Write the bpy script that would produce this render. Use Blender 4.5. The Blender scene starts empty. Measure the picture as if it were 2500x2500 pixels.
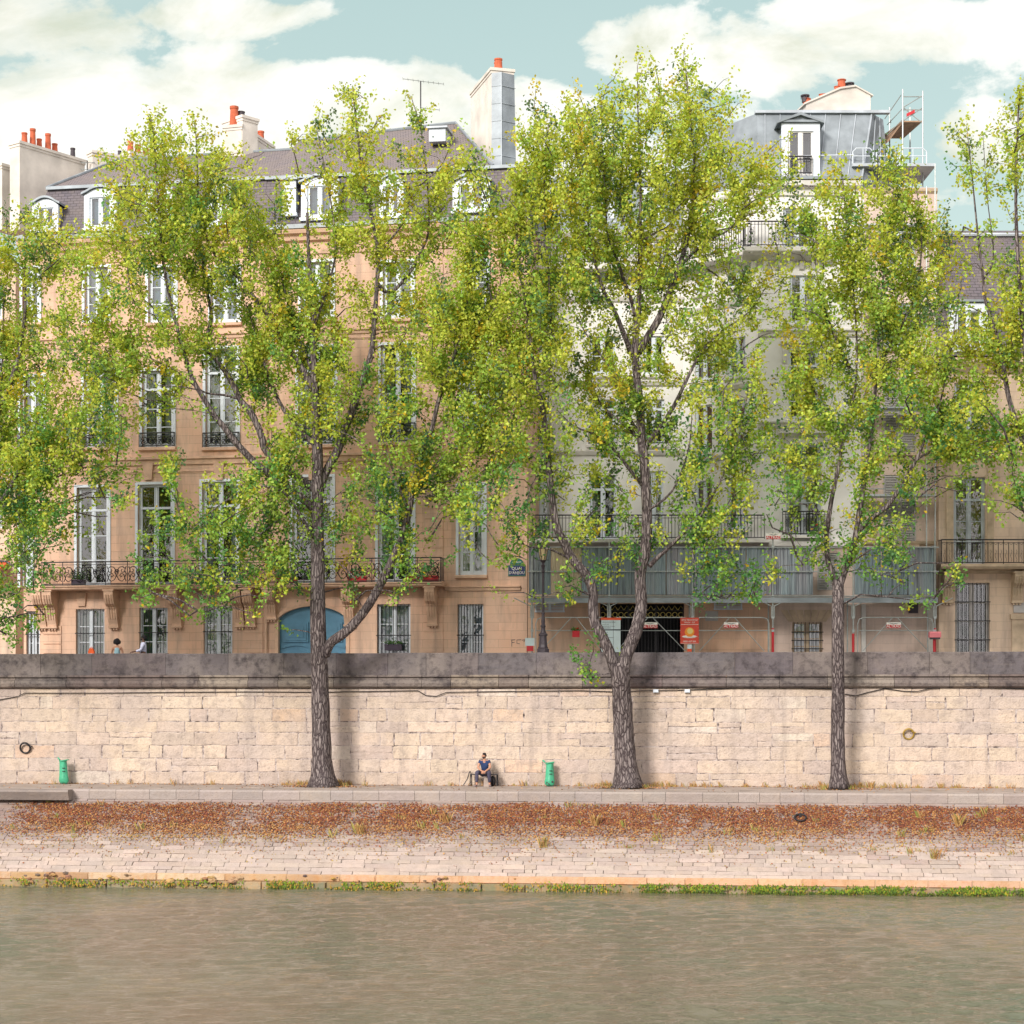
import bpy, math, random
import numpy as np
from mathutils import Vector, Matrix
from mathutils import noise as mn
random.seed(7); rng=np.random.default_rng(7)
R=math.radians; PI=math.pi
scn=bpy.context.scene; COL=scn.collection
F=4600.0; HZ=1700.0; EZ=3.42            # pixels focal, horizon row, eye height above the lower quay
def kx(px): return (px-1250.0)/F
def P(px,py,D): return (kx(px)*D, D, EZ+(HZ-py)/F*D)
def ZP(py,D): return EZ+(HZ-py)/F*D
WT=.1                                    # quay wall runs slightly nearer to the right
def wallD(X,off=0): return 72-off-WT*X
def onwall(px,off=0):
    D=(72-off)/(1+WT*kx(px)); return kx(px)*D, D
# ---------------- objects ----------------
def tag(o,label=None,cat=None,group=None,kind=None):
    if label:o['label']=label
    if cat:o['category']=cat
    if group:o['group']=group
    if kind:o['kind']=kind
    return o
def empty(name,loc=(0,0,0),rz=0,label=None,cat=None,group=None,parent=None):
    o=bpy.data.objects.new(name,None); COL.objects.link(o); o.location=loc; o.rotation_euler=(0,0,rz)
    o.empty_display_size=.1
    if parent:o.parent=parent
    return tag(o,label,cat,group)
def mesh_obj(name,v,f,mat,parent=None,loc=None,col=None,smooth=False,rz=0):
    me=bpy.data.meshes.new(name); me.from_pydata([tuple(map(float,a)) for a in v],[],f)
    if col is not None:
        ca=me.color_attributes.new('Col','FLOAT_COLOR','POINT')
        ca.data.foreach_set('color',np.asarray(col,dtype=np.float32).ravel())
    me.update()
    if smooth: me.polygons.foreach_set('use_smooth',[True]*len(me.polygons))
    if mat: me.materials.append(mat)
    o=bpy.data.objects.new(name,me); COL.objects.link(o)
    if parent:o.parent=parent
    if loc:o.location=loc
    if rz:o.rotation_euler=(0,0,rz)
    return o
class MB:
    def __init__(s): s.v=[];s.f=[];s.c=[];s.cc=None
    def add(s,vs,fs):
        b=len(s.v); s.v+=[tuple(a) for a in vs]; s.f+=[tuple(b+i for i in q) for q in fs]
        if s.cc is not None: s.c+=[s.cc]*len(vs)
        return s
    def box(s,x0,x1,y0,y1,z0,z1):
        return s.add([(x0,y0,z0),(x1,y0,z0),(x1,y1,z0),(x0,y1,z0),(x0,y0,z1),(x1,y0,z1),(x1,y1,z1),(x0,y1,z1)],
          [(0,3,2,1),(4,5,6,7),(0,1,5,4),(1,2,6,5),(2,3,7,6),(3,0,4,7)])
    def prism(s,pts,y0,y1):             # pts in (x,z), extruded along y
        n=len(pts); v=[(x,y0,z) for x,z in pts]+[(x,y1,z) for x,z in pts]
        f=[tuple(range(n)),tuple(range(2*n-1,n-1,-1))]+[(i,i+n,(i+1)%n+n,(i+1)%n) for i in range(n)]
        return s.add(v,f)
    def prismx(s,pts,x0,x1):            # pts in (y,z), extruded along x
        n=len(pts); v=[(x0,y,z) for y,z in pts]+[(x1,y,z) for y,z in pts]
        f=[tuple(range(n-1,-1,-1)),tuple(range(n,2*n))]+[(i,(i+1)%n,(i+1)%n+n,i+n) for i in range(n)]
        return s.add(v,f)
    def prismz(s,pts,z0,z1):
        n=len(pts); v=[(x,y,z0) for x,y in pts]+[(x,y,z1) for x,y in pts]
        f=[tuple(range(n-1,-1,-1)),tuple(range(n,2*n))]+[(i,(i+1)%n,(i+1)%n+n,i+n) for i in range(n)]
        return s.add(v,f)
    def tube(s,pts,r,n=6,caps=True):
        pts=[Vector(p) for p in pts]; m=len(pts)
        rs=r if hasattr(r,'__len__') else [r]*m
        vs=[];fs=[]; up=Vector((.31,.17,1)).normalized(); a=None
        for i,p in enumerate(pts):
            t=(pts[min(i+1,m-1)]-pts[max(i-1,0)])
            if t.length<1e-9:t=Vector((0,0,1))
            t.normalize()
            if a is None:
                a=t.cross(up); 
                if a.length<1e-3:a=t.cross(Vector((1,0,0)))
            else: a=a-t*a.dot(t)
            a.normalize(); b=t.cross(a)
            for k in range(n):
                th=2*PI*k/n; q=p+(a*math.cos(th)+b*math.sin(th))*rs[i]; vs.append(tuple(q))
        for i in range(m-1):
            for k in range(n):
                k2=(k+1)%n; fs.append((i*n+k,i*n+k2,(i+1)*n+k2,(i+1)*n+k))
        if caps: fs.append(tuple(range(n-1,-1,-1))); fs.append(tuple((m-1)*n+k for k in range(n)))
        return s.add(vs,fs)
    def lathe(s,prof,cx=0,cy=0,cz=0,n=14,sx=1,sy=1,rot=0):
        vs=[];fs=[];m=len(prof)
        for r,z in prof:
            for k in range(n):
                th=2*PI*k/n+rot; vs.append((cx+r*math.cos(th)*sx,cy+r*math.sin(th)*sy,cz+z))
        for i in range(m-1):
            for k in range(n):
                k2=(k+1)%n; fs.append((i*n+k,i*n+k2,(i+1)*n+k2,(i+1)*n+k))
        fs.append(tuple(range(n-1,-1,-1))); fs.append(tuple((m-1)*n+k for k in range(n)))
        return s.add(vs,fs)
    def ball(s,c,rx,ry,rz,n=12,m=8,jit=0):
        prof=[]
        vs=[];fs=[]
        for i in range(m+1):
            ph=-PI/2+PI*i/m
            for k in range(n):
                th=2*PI*k/n; j=1+random.uniform(-jit,jit)
                vs.append((c[0]+rx*math.cos(ph)*math.cos(th)*j,c[1]+ry*math.cos(ph)*math.sin(th)*j,c[2]+rz*math.sin(ph)*j))
        for i in range(m):
            for k in range(n):
                k2=(k+1)%n; fs.append((i*n+k,i*n+k2,(i+1)*n+k2,(i+1)*n+k))
        return s.add(vs,fs)
    def build(s,name,mat,parent=None,loc=None,smooth=False,rz=0):
        return mesh_obj(name,s.v,s.f,mat,parent,loc,s.c if s.cc is not None else None,smooth,rz)
def text(body,size,mat,parent,loc,name='lettering',align='CENTER',rx=PI/2,rz=0,ext=.004):
    cu=bpy.data.curves.new('t','FONT'); cu.body=body; cu.size=size; cu.align_x=align; cu.align_y='CENTER'; cu.extrude=ext
    cu.resolution_u=2
    t=bpy.data.objects.new('t',cu); COL.objects.link(t)
    dg=bpy.context.evaluated_depsgraph_get(); me=bpy.data.meshes.new_from_object(t.evaluated_get(dg))
    bpy.data.objects.remove(t); me.materials.clear(); me.materials.append(mat)
    o=bpy.data.objects.new(name,me); COL.objects.link(o); o.parent=parent; o.location=loc; o.rotation_euler=(rx,0,rz)
    return o
# ---------------- materials ----------------
def newmat(name):
    m=bpy.data.materials.new(name); m.use_nodes=True; nt=m.node_tree; nt.nodes.clear(); return m,nt
class G:
    def __init__(s,nt): s.nt=nt
    def n(s,t,**k):
        x=s.nt.nodes.new(t)
        for a,b in k.items():
            if a.startswith('i_'): 
                key=a[2:].replace('_',' ')
                x.inputs[key].default_value=b
            else: setattr(x,a,b)
        return x
    def l(s,a,b): s.nt.links.new(a,b)
    def m(s,op,a,b=None,c=None,clamp=False):
        x=s.nt.nodes.new('ShaderNodeMath'); x.operation=op; x.use_clamp=clamp
        for i,v in enumerate((a,b,c)):
            if v is None: continue
            if isinstance(v,(int,float)): x.inputs[i].default_value=v
            else: s.l(v,x.inputs[i])
        return x.outputs[0]
    def mix(s,f,a,b,mode='MIX'):
        x=s.nt.nodes.new('ShaderNodeMix'); x.data_type='RGBA'; x.blend_type=mode
        for sock,v in ((x.inputs['Factor'],f),(x.inputs[6],a),(x.inputs[7],b)):
            if isinstance(v,(int,float)): sock.default_value=v
            elif isinstance(v,tuple): sock.default_value=v if len(v)==4 else v+(1,)
            else: s.l(v,sock)
        return x.outputs[2]
    def noise(s,vec,scale,detail=4,rough=.55,dist=0):
        x=s.n('ShaderNodeTexNoise'); x.inputs['Scale'].default_value=scale; x.inputs['Detail'].default_value=detail
        x.inputs['Roughness'].default_value=rough; x.inputs['Distortion'].default_value=dist
        if vec is not None: s.l(vec,x.inputs['Vector'])
        return x.outputs['Fac']
    def ramp(s,f,stops):
        x=s.n('ShaderNodeValToRGB'); cr=x.color_ramp
        while len(cr.elements)<len(stops): cr.elements.new(.5)
        for e,(p,c) in zip(cr.elements,stops):
            e.position=p; e.color=(c,c,c,1) if isinstance(c,(int,float)) else c+(1,)
        s.l(f,x.inputs[0]); return x.outputs[0]
    def obj(s,sc=(1,1,1)):
        tc=s.n('ShaderNodeTexCoord'); mp=s.n('ShaderNodeMapping'); mp.inputs['Scale'].default_value=sc
        s.l(tc.outputs['Object'],mp.inputs[0]); return mp.outputs[0]
    def bump(s,h,st=.3,d=.02,prev=None):
        b=s.n('ShaderNodeBump'); b.inputs['Strength'].default_value=st; b.inputs['Distance'].default_value=d
        s.l(h,b.inputs['Height'])
        if prev is not None: s.l(prev,b.inputs['Normal'])
        return b.outputs[0]
    def out(s,color,rough=.8,normal=None,metal=0,spec=.3,**k):
        p=s.n('ShaderNodeBsdfPrincipled')
        if isinstance(color,tuple): p.inputs['Base Color'].default_value=color+(1,) if len(color)==3 else color
        else: s.l(color,p.inputs['Base Color'])
        if isinstance(rough,(int,float)): p.inputs['Roughness'].default_value=rough
        else: s.l(rough,p.inputs['Roughness'])
        p.inputs['Metallic'].default_value=metal; p.inputs['Specular IOR Level'].default_value=spec
        if normal is not None: s.l(normal,p.inputs['Normal'])
        for a,b in k.items(): p.inputs[a.replace('_',' ')].default_value=b
        o=s.n('ShaderNodeOutputMaterial'); s.l(p.outputs[0],o.inputs[0]); return p
def paint(name,c,rough=.5,var=.25,metal=0,scale=3,spec=.4,bump=.1):
    m,nt=newmat(name); g=G(nt); v=g.obj()
    n1=g.noise(v,scale,5); n2=g.noise(v,scale*9,3)
    f=g.ramp(n1,[(.3,1-var),(.7,1+var*.3)])
    c2=g.mix(1.0,c,f,'MULTIPLY')
    g.out(c2,rough,g.bump(n2,bump,.01),metal,spec); return m
def facade_mat(name,c1,c2,joint,bw=1.1,bh=.36,jw=.006,stain=(.27,.21,.18),st=.5,axis='xz'):
    m,nt=newmat(name); g=G(nt); tc=g.n('ShaderNodeTexCoord'); sx=g.n('ShaderNodeSeparateXYZ'); g.l(tc.outputs['Object'],sx.inputs[0])
    cb=g.n('ShaderNodeCombineXYZ'); xy=g.m('ADD',sx.outputs[0],sx.outputs[1]); g.l(xy,cb.inputs[0]); g.l(sx.outputs[2],cb.inputs[1])
    b=g.n('ShaderNodeTexBrick'); g.l(cb.outputs[0],b.inputs['Vector'])
    b.inputs['Color1'].default_value=c1+(1,); b.inputs['Color2'].default_value=c2+(1,); b.inputs['Mortar'].default_value=joint+(1,)
    b.inputs['Scale'].default_value=1; b.inputs['Mortar Size'].default_value=jw; b.inputs['Mortar Smooth'].default_value=.3
    b.inputs['Brick Width'].default_value=bw; b.inputs['Row Height'].default_value=bh; b.inputs['Bias'].default_value=0
    v=g.obj(); n1=g.noise(v,.35,6,.6); n2=g.noise(v,6,5,.65)
    mp=g.obj((1.6,1.6,.25)); n3=g.noise(mp,1.2,5,.6)
    cc=g.mix(g.ramp(n1,[(.35,0),(.7,.5)]),b.outputs[0],g.mix(.5,c2,(.75,.68,.58)))
    cc=g.mix(g.m('MULTIPLY',g.ramp(n3,[(.47,0),(.68,1)]),st),cc,stain)
    cc=g.mix(g.ramp(n2,[(.55,0),(.8,.22)]),cc,stain)
    h=g.m('ADD',g.m('MULTIPLY',b.outputs['Fac'],-1.0),g.m('MULTIPLY',n2,.5))
    g.out(cc,.9,g.bump(h,.5,.012),spec=.15); return m
def slate_mat(name,c1,c2,bw=.3,bh=.16):
    m,nt=newmat(name); g=G(nt); tc=g.n('ShaderNodeTexCoord'); sx=g.n('ShaderNodeSeparateXYZ'); g.l(tc.outputs['Object'],sx.inputs[0])
    cb=g.n('ShaderNodeCombineXYZ'); g.l(g.m('ADD',sx.outputs[0],g.m('MULTIPLY',sx.outputs[1],.25)),cb.inputs[0]); g.l(g.m('ADD',sx.outputs[2],g.m('MULTIPLY',sx.outputs[1],.35)),cb.inputs[1])
    b=g.n('ShaderNodeTexBrick'); g.l(cb.outputs[0],b.inputs['Vector'])
    b.inputs['Color1'].default_value=c1+(1,); b.inputs['Color2'].default_value=c2+(1,); b.inputs['Mortar'].default_value=(.04,.038,.045,1)
    b.inputs['Scale'].default_value=1; b.inputs['Mortar Size'].default_value=.012; b.inputs['Brick Width'].default_value=bw; b.inputs['Row Height'].default_value=bh
    n=g.noise(g.obj(),.8,6,.6); n2=g.noise(g.obj(),5,4)
    cc=g.mix(g.ramp(n,[(.35,0),(.75,.6)]),b.outputs[0],(.23,.19,.16))
    h=g.m('ADD',g.m('MULTIPLY',b.outputs['Fac'],-1.0),g.m('MULTIPLY',n2,.4))
    g.out(cc,.65,g.bump(h,.6,.02),spec=.3); return m
def stone_attr(name,stain,rough=.9,nscale=4,amt=.5,bump=.5,pit=.5,grey=(.42,.39,.37),gamt=.5,dark=(.1,.085,.075)):
    m,nt=newmat(name); g=G(nt); a=g.n('ShaderNodeAttribute'); a.attribute_name='Col'
    v=g.obj(); n1=g.noise(v,nscale*.12,6,.62); n2=g.noise(v,nscale,7,.7); n3=g.noise(v,nscale*5,5,.7); n4=g.noise(v,nscale*.5,5,.6)
    c=g.mix(g.m('MULTIPLY',g.ramp(n1,[(.45,0),(.6,1)]),gamt),a.outputs['Color'],grey)
    c=g.mix(g.m('MULTIPLY',g.ramp(n2,[(.48,0),(.66,1)]),amt),c,stain)
    c=g.mix(g.m('MULTIPLY',g.ramp(n4,[(.5,0),(.7,1)]),.45),c,g.mix(1,c,(1.25,1.2,1.1),'MULTIPLY'))
    c=g.mix(g.m('MULTIPLY',g.ramp(n3,[(.6,0),(.72,1)]),pit),c,dark)
    st=g.noise(g.obj((2.2,2.2,.22)),1.0,6,.65)
    c=g.mix(g.m('MULTIPLY',g.ramp(st,[(.52,0),(.68,1)]),.38),c,stain)
    hs=g.noise(g.obj((.5,.5,6)),1.5,4,.6); c=g.mix(g.m('MULTIPLY',g.ramp(hs,[(.5,0),(.7,1)]),.22),c,grey)
    h=g.m('ADD',g.m('MULTIPLY',n2,1.5),g.m('MULTIPLY',n3,.6))
    g.out(c,rough,g.bump(h,bump,.06),spec=.15); return m
M={}
M['peach']=facade_mat('peach_limestone',(.74,.46,.32),(.66,.42,.30),(.38,.24,.17))
M['peach_trim']=paint('limestone_trim',(.70,.47,.34),.9,.3,scale=2,spec=.15,bump=.4)
M['beige']=facade_mat('beige_limestone',(.70,.53,.40),(.64,.48,.36),(.38,.29,.21))
M['beige_trim']=paint('beige_trim',(.60,.47,.34),.9,.35,scale=2,spec=.15,bump=.4)
M['cream']=paint('cream_render',(.78,.77,.75),.9,.12,scale=.7,spec=.15,bump=.15)
M['cream_trim']=paint('cream_trim',(.74,.72,.69),.85,.25,scale=1.5,spec=.15)
M['orange_stone']=facade_mat('orange_limestone',(.70,.42,.27),(.62,.39,.27),(.36,.24,.16),bw=1.3,bh=.45)
M['pinkwall']=facade_mat('pinkish_limestone',(.66,.51,.44),(.6,.47,.41),(.42,.33,.27),bw=1.2,bh=.4)
M['slate']=slate_mat('slate_scales',(.15,.13,.15),(.11,.10,.125))
M['slate_top']=slate_mat('slate_upper',(.24,.2,.2),(.19,.165,.175),.25,.12)
M['zinc']=paint('zinc_sheet',(.30,.34,.37),.5,.35,.3,1.3)
M['zinc_pale']=paint('zinc_pale',(.5,.55,.6),.5,.3,.15,1.3)
M['white']=paint('white_paint',(.66,.72,.79),.45,.12,scale=2)
M['chim']=paint('chimney_render',(.78,.73,.66),.95,.3,scale=.8,spec=.1)
M['pot']=paint('terracotta',(.55,.13,.06),.8,.3,scale=5)
M['blackpot']=paint('dark_pot',(.06,.05,.06),.6,.3,scale=5)
M['iron']=paint('black_iron',(.022,.02,.024),.45,.3,scale=8)
M['lampiron']=paint('lamp_iron',(.045,.035,.045),.42,.4,scale=8)
M['galv']=paint('galvanised_tube',(.42,.46,.45),.4,.25,.5,6)
M['bluedoor']=paint('blue_door',(.10,.26,.40),.45,.25,scale=2)
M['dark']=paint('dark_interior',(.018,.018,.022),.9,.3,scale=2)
M['curt_grey']=paint('grey_curtain',(.46,.56,.64),.95,.3,scale=2)
M['curt_green']=paint('green_curtain',(.33,.42,.25),.95,.3,scale=2)
M['curt_teal']=paint('teal_blind',(.12,.24,.22),.9,.4,scale=2)
M['curt_white']=paint('white_curtain',(.6,.64,.66),.95,.2,scale=2)
M['curt_blue']=paint('blue_blind',(.38,.58,.70),.9,.2,scale=2)
M['shutter_brown']=paint('brown_shutter',(.20,.06,.04),.6,.4,scale=4)
M['shutter_grey']=paint('grey_shutter',(.48,.46,.45),.7,.2,scale=3)
M['wood']=paint('plank_wood',(.42,.27,.17),.8,.4,scale=4)
M['red']=paint('red_paint',(.55,.03,.04),.5,.2,scale=4)
M['poster_red']=paint('red_poster',(.62,.07,.04),.6,.08,scale=4)
M['ltext']=paint('white_lettering',(.8,.78,.72),.6,.05)
M['navy']=paint('navy_enamel',(.02,.03,.12),.3,.1)
M['green_en']=paint('green_enamel',(.02,.16,.12),.3,.1)
M['bagg']=paint('green_plastic',(.07,.42,.24),.35,.25,scale=6,bump=.5)
M['cable']=paint('black_cable',(.012,.012,.014),.6,.1)
M['brass']=paint('brass_ring',(.42,.28,.06),.45,.4,.3,12)
M['orange']=paint('orange_cloth',(.75,.12,.03),.8,.15,scale=10)
M['orangef']=paint('orange_fruit',(.8,.28,.03),.6,.1); M['orangec']=paint('pale_fruit',(.75,.6,.2),.6,.1)
M['skin']=paint('skin',(.50,.26,.17),.6,.08,scale=8); M['skin_dark']=paint('dark_skin',(.13,.065,.045),.6,.1,scale=8)
M['hair']=paint('black_hair',(.012,.010,.014),.7,.3,scale=40,bump=1)
M['tee']=paint('navy_tshirt',(.025,.05,.14),.9,.3,scale=8)
M['jeans']=paint('grey_jeans',(.075,.07,.115),.9,.4,scale=8)
M['shoe']=paint('grey_shoe',(.22,.16,.16),.7,.3,scale=9)
M['shirt']=paint('pale_blue_shirt',(.58,.60,.78),.9,.12,scale=6)
M['topblue']=paint('light_blue_top',(.32,.52,.60),.9,.12,scale=6)
M['paper']=paint('white_board',(.55,.66,.68),.6,.08); M['ink']=paint('dark_ink',(.06,.07,.09),.7,.05); M['redstripe']=paint('red_stripe',(.7,.09,.03),.6,.05)
M['pink']=paint('pink_plastic',(.75,.22,.25),.5,.1)
M['plantpot']=paint('planter',(.06,.045,.07),.7,.3); 
# hoarding: corrugated sheet, blue-grey with brownish streaks
m,nt=newmat('corrugated_sheet'); g=G(nt); v=g.obj((1,1,.08)); n=g.noise(v,1.1,5,.6); n2=g.noise(g.obj((9,9,.5)),1,4)
c=g.ramp(n,[(.3,(.16,.22,.26)),(.5,(.25,.31,.34)),(.68,(.27,.26,.29))]); c=g.mix(g.ramp(n2,[(.5,0),(.66,.75)]),c,(.07,.075,.09)); g.out(c,.45,None,.25,.4); M['corr']=m
M['corr_clear']=paint('translucent_sheet',(.55,.46,.33),.4,.3,scale=1)
# glass
m,nt=newmat('window_glass'); g=G(nt)
fr=g.n('ShaderNodeFresnel'); fr.inputs[0].default_value=1.7; tr=g.n('ShaderNodeBsdfTransparent'); tr.inputs[0].default_value=(.8,.86,.86,1)
gl=g.n('ShaderNodeBsdfGlossy'); gl.inputs['Roughness'].default_value=.03; g.l(g.bump(g.noise(g.obj(),1.4,2),.25,.05),gl.inputs['Normal'])
ms=g.n('ShaderNodeMixShader'); g.l(g.m('MULTIPLY_ADD',fr.outputs[0],2.0,.12,clamp=True),ms.inputs[0]); g.l(tr.outputs[0],ms.inputs[1]); g.l(gl.outputs[0],ms.inputs[2])
o=g.n('ShaderNodeOutputMaterial'); g.l(ms.outputs[0],o.inputs[0]); M['glass']=m
# lamp glass
m,nt=newmat('lamp_glass'); g=G(nt); g.out((.6,.48,.25),.25,None,0,.5,Alpha=.55); M['lampglass']=m
# bark
m,nt=newmat('furrowed_bark'); g=G(nt); v=g.obj((9,9,1.3)); n=g.noise(v,1.6,6,.7,.4); n2=g.noise(g.obj((1,1,.5)),.9,4); n3=g.noise(g.obj(),14,4)
w=g.n('ShaderNodeTexVoronoi'); w.feature='DISTANCE_TO_EDGE'; w.inputs['Scale'].default_value=1.5; vv=g.n('ShaderNodeVectorMath',operation='ADD'); nzc=g.n('ShaderNodeTexNoise'); nzc.inputs['Scale'].default_value=3; g.l(g.obj(),nzc.inputs['Vector']); g.l(g.obj((7,7,1.1)),vv.inputs[0]); g.l(nzc.outputs['Color'],vv.inputs[1]); g.l(vv.outputs[0],w.inputs['Vector'])
wf=g.ramp(w.outputs['Distance'],[(.0,0),(.22,1)])
c=g.mix(wf,(.05,.038,.04),g.ramp(n,[(.3,(.13,.105,.10)),(.5,(.22,.185,.18)),(.72,(.38,.33,.31))])); c=g.mix(g.ramp(n2,[(.5,0),(.75,.5)]),c,(.10,.085,.09))
h=g.m('ADD',g.m('MULTIPLY',wf,.8),g.m('MULTIPLY',n,.6)); g.out(c,.9,g.bump(h,.9,.05),spec=.1); M['bark']=m
# leaves
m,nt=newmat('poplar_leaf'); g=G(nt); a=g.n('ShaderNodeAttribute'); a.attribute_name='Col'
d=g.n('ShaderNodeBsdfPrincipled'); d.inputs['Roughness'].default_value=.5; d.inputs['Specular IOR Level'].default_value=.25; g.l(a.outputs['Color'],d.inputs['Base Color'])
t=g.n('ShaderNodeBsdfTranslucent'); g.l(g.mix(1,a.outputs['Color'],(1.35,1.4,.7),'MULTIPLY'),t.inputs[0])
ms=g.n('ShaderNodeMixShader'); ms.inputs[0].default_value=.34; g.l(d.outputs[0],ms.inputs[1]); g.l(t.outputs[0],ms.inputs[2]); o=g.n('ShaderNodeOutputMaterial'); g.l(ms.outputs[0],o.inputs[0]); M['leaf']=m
m,nt=newmat('dry_leaf'); g=G(nt); a=g.n('ShaderNodeAttribute'); a.attribute_name='Col'; g.out(a.outputs['Color'],.8,spec=.2); M['litter']=m
M['wallstone']=stone_attr('quay_wall_stone',(.30,.25,.225),nscale=3,amt=.6,pit=.95,grey=(.50,.42,.385),gamt=.65,bump=.9)
M['dadostone']=stone_attr('dark_parapet_stone',(.055,.048,.055),nscale=2.4,amt=.85,pit=.95,grey=(.25,.215,.195),gamt=.7,bump=.9)
M['bankstone']=stone_attr('bank_paving_stone',(.30,.25,.22),nscale=5,amt=.4,pit=.6,grey=(.40,.34,.31),gamt=.4)
M['toestone']=stone_attr('orange_toe_stone',(.42,.20,.07),nscale=4,amt=.5,pit=.6,grey=(.5,.35,.22),gamt=.5)
m,nt=newmat('old_mortar'); g=G(nt); v=g.obj(); c=g.ramp(g.noise(v,5,6,.7),[(.36,(.05,.04,.038)),(.46,(.28,.23,.215)),(.56,(.52,.45,.42))]); g.out(c,.95,g.bump(g.noise(v,18,5),.8,.03),spec=.1); M['mortar']=m
M['walk']=paint('quay_walk',(.42,.35,.31),.95,.35,scale=1.2,spec=.1,bump=.6)
M['asphalt']=paint('asphalt',(.06,.06,.06),.9,.3,scale=4); M['pave']=paint('pavement_stone',(.28,.26,.24),.9,.2,scale=2)
M['earth']=paint('earth',(.16,.14,.11),.95,.3,scale=.2)
# moss
m,nt=newmat('algae'); g=G(nt); a=g.n('ShaderNodeAttribute'); a.attribute_name='Col'; n=g.noise(g.obj(),6,5); g.out(g.mix(g.ramp(n,[(.4,0),(.7,.6)]),a.outputs['Color'],(.05,.07,.03)),.8,g.bump(n,.6,.03),spec=.2); M['algae']=m
# water
m,nt=newmat('river_water'); g=G(nt); tc=g.n('ShaderNodeTexCoord'); v=tc.outputs['Object']
mp=g.n('ShaderNodeMapping'); mp.inputs['Scale'].default_value=(.62,1.15,1); mp.inputs['Rotation'].default_value=(0,0,R(8)); g.l(v,mp.inputs[0])
n1=g.noise(mp.outputs[0],5,3,.6,.8); n2=g.noise(mp.outputs[0],11,2,.5,.4)
h=g.m('ADD',g.m('POWER',n1,2.2),g.m('MULTIPLY',n2,.22))
big=g.noise(g.obj((1,.5,1)),.11,5)
c=g.mix(g.ramp(big,[(.4,0),(.65,1)]),(.165,.132,.092),(.11,.13,.085))
g.out(c,.05,g.bump(h,.8,.06),spec=.5,IOR=1.33); M['water']=m
SUN_E=2.0; SUN_A=14; CLOUD_K=5.5; EXPO=1.04; CLK=9.0; LPC=40; LSZ=1.22
# ---------------- camera, sun, sky ----------------
cd=bpy.data.cameras.new('camera'); cam=bpy.data.objects.new('camera',cd); COL.objects.link(cam); scn.camera=cam
cam.location=(0,0,EZ); cam.rotation_euler=(R(90),0,0); cd.sensor_width=36; cd.lens=36*F/2500; cd.shift_y=(HZ-1250)/2500
cd.clip_start=.5; cd.clip_end=3000
sun_el,sun_az=R(29),R(-150)             # azimuth clockwise from +Y
sd=Vector((math.sin(sun_az)*math.cos(sun_el),math.cos(sun_az)*math.cos(sun_el),math.sin(sun_el)))
sl=bpy.data.lights.new('sun','SUN'); sl.energy=SUN_E; sl.angle=R(SUN_A); sl.color=(1,.93,.86)
so=bpy.data.objects.new('sun',sl); COL.objects.link(so); so.rotation_euler=sd.to_track_quat('Z','Y').to_euler(); so.location=(-30,-40,60)
w=bpy.data.worlds.new('World'); scn.world=w; w.use_nodes=True; nt=w.node_tree; nt.nodes.clear(); g=G(nt)
sky=g.n('ShaderNodeTexSky'); sky.sky_type='NISHITA'; sky.sun_disc=False; sky.sun_elevation=sun_el; sky.sun_rotation=sun_az; sky.air_density=1.4; sky.dust_density=2.5
tc=g.n('ShaderNodeTexCoord'); sx=g.n('ShaderNodeSeparateXYZ'); g.l(tc.outputs['Generated'],sx.inputs[0])
yy=g.m('MAXIMUM',sx.outputs[1],.08)
cx=g.m('MULTIPLY',g.m('DIVIDE',sx.outputs[0],yy),46.0); cz=g.m('MULTIPLY',g.m('DIVIDE',sx.outputs[2],yy),46.0)
blobs=[(250,330,620,230,1),(560,250,380,150,1),(900,265,290,140,1),(1280,330,190,140,.9),(120,60,420,130,.75),(520,40,330,70,.8),(30,420,420,330,.7),
 (1600,120,170,95,1),(1850,135,260,85,1),(2150,70,300,85,1),(1350,470,500,130,.7),(2400,350,140,95,1),(2500,60,120,70,.5),(2300,480,330,80,.4)]
acc=None
for (bx,by,rx,ry,wt) in blobs:
    dx=g.m('DIVIDE',g.m('SUBTRACT',cx,(bx-1250)/100),rx/100); dz=g.m('DIVIDE',g.m('SUBTRACT',cz,(1700-by)/100),ry/100)
    d=g.m('SQRT',g.m('ADD',g.m('MULTIPLY',dx,dx),g.m('MULTIPLY',dz,dz)))
    b=g.m('MULTIPLY',g.m('SUBTRACT',1.25,d),wt)
    acc=b if acc is None else g.m('MAXIMUM',acc,b)
acc=g.m('MAXIMUM',acc,0)
mp=g.n('ShaderNodeMapping'); mp.inputs['Scale'].default_value=(1,1,1.6); g.l(tc.outputs['Generated'],mp.inputs[0])
n1=g.noise(mp.outputs[0],9,9,.6,.3); n2=g.noise(mp.outputs[0],3,5,.5)
n3=g.noise(mp.outputs[0],22,8,.6,.4)
field=g.m('ADD',g.m('ADD',acc,g.m('MULTIPLY',g.m('SUBTRACT',n1,.5),2.6)),g.m('MULTIPLY',g.m('SUBTRACT',n3,.5),.9))
mask=g.ramp(field,[(.22,0),(.36,.75),(.62,1)])
away=g.ramp(n2,[(.30,.3),(.5,1)])  # unseen cloud cover behind the camera, added as fill light on the fronts
front=g.ramp(sx.outputs[1],[(.80,0),(.93,1)])
mask=g.mix(front,away,mask); ccol_away=(CLOUD_K*1.12,CLOUD_K*1.06,CLOUD_K*1.06,1)
K=CLOUD_K
nn=g.noise(mp.outputs[0],9,9,.62,.5)
ccol=g.mix(g.ramp(nn,[(.33,0),(.56,1)]),(K*.62,K*.66,K*.52),(K*1.0,K*.99,K*.93))
teal=g.mix(g.ramp(sx.outputs[2],[(.12,0),(.36,1)]),(K*.62,K*.75,K*.69),(K*.45,K*.60,K*.56))
base=g.mix(.85,sky.outputs[0],teal)
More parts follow.
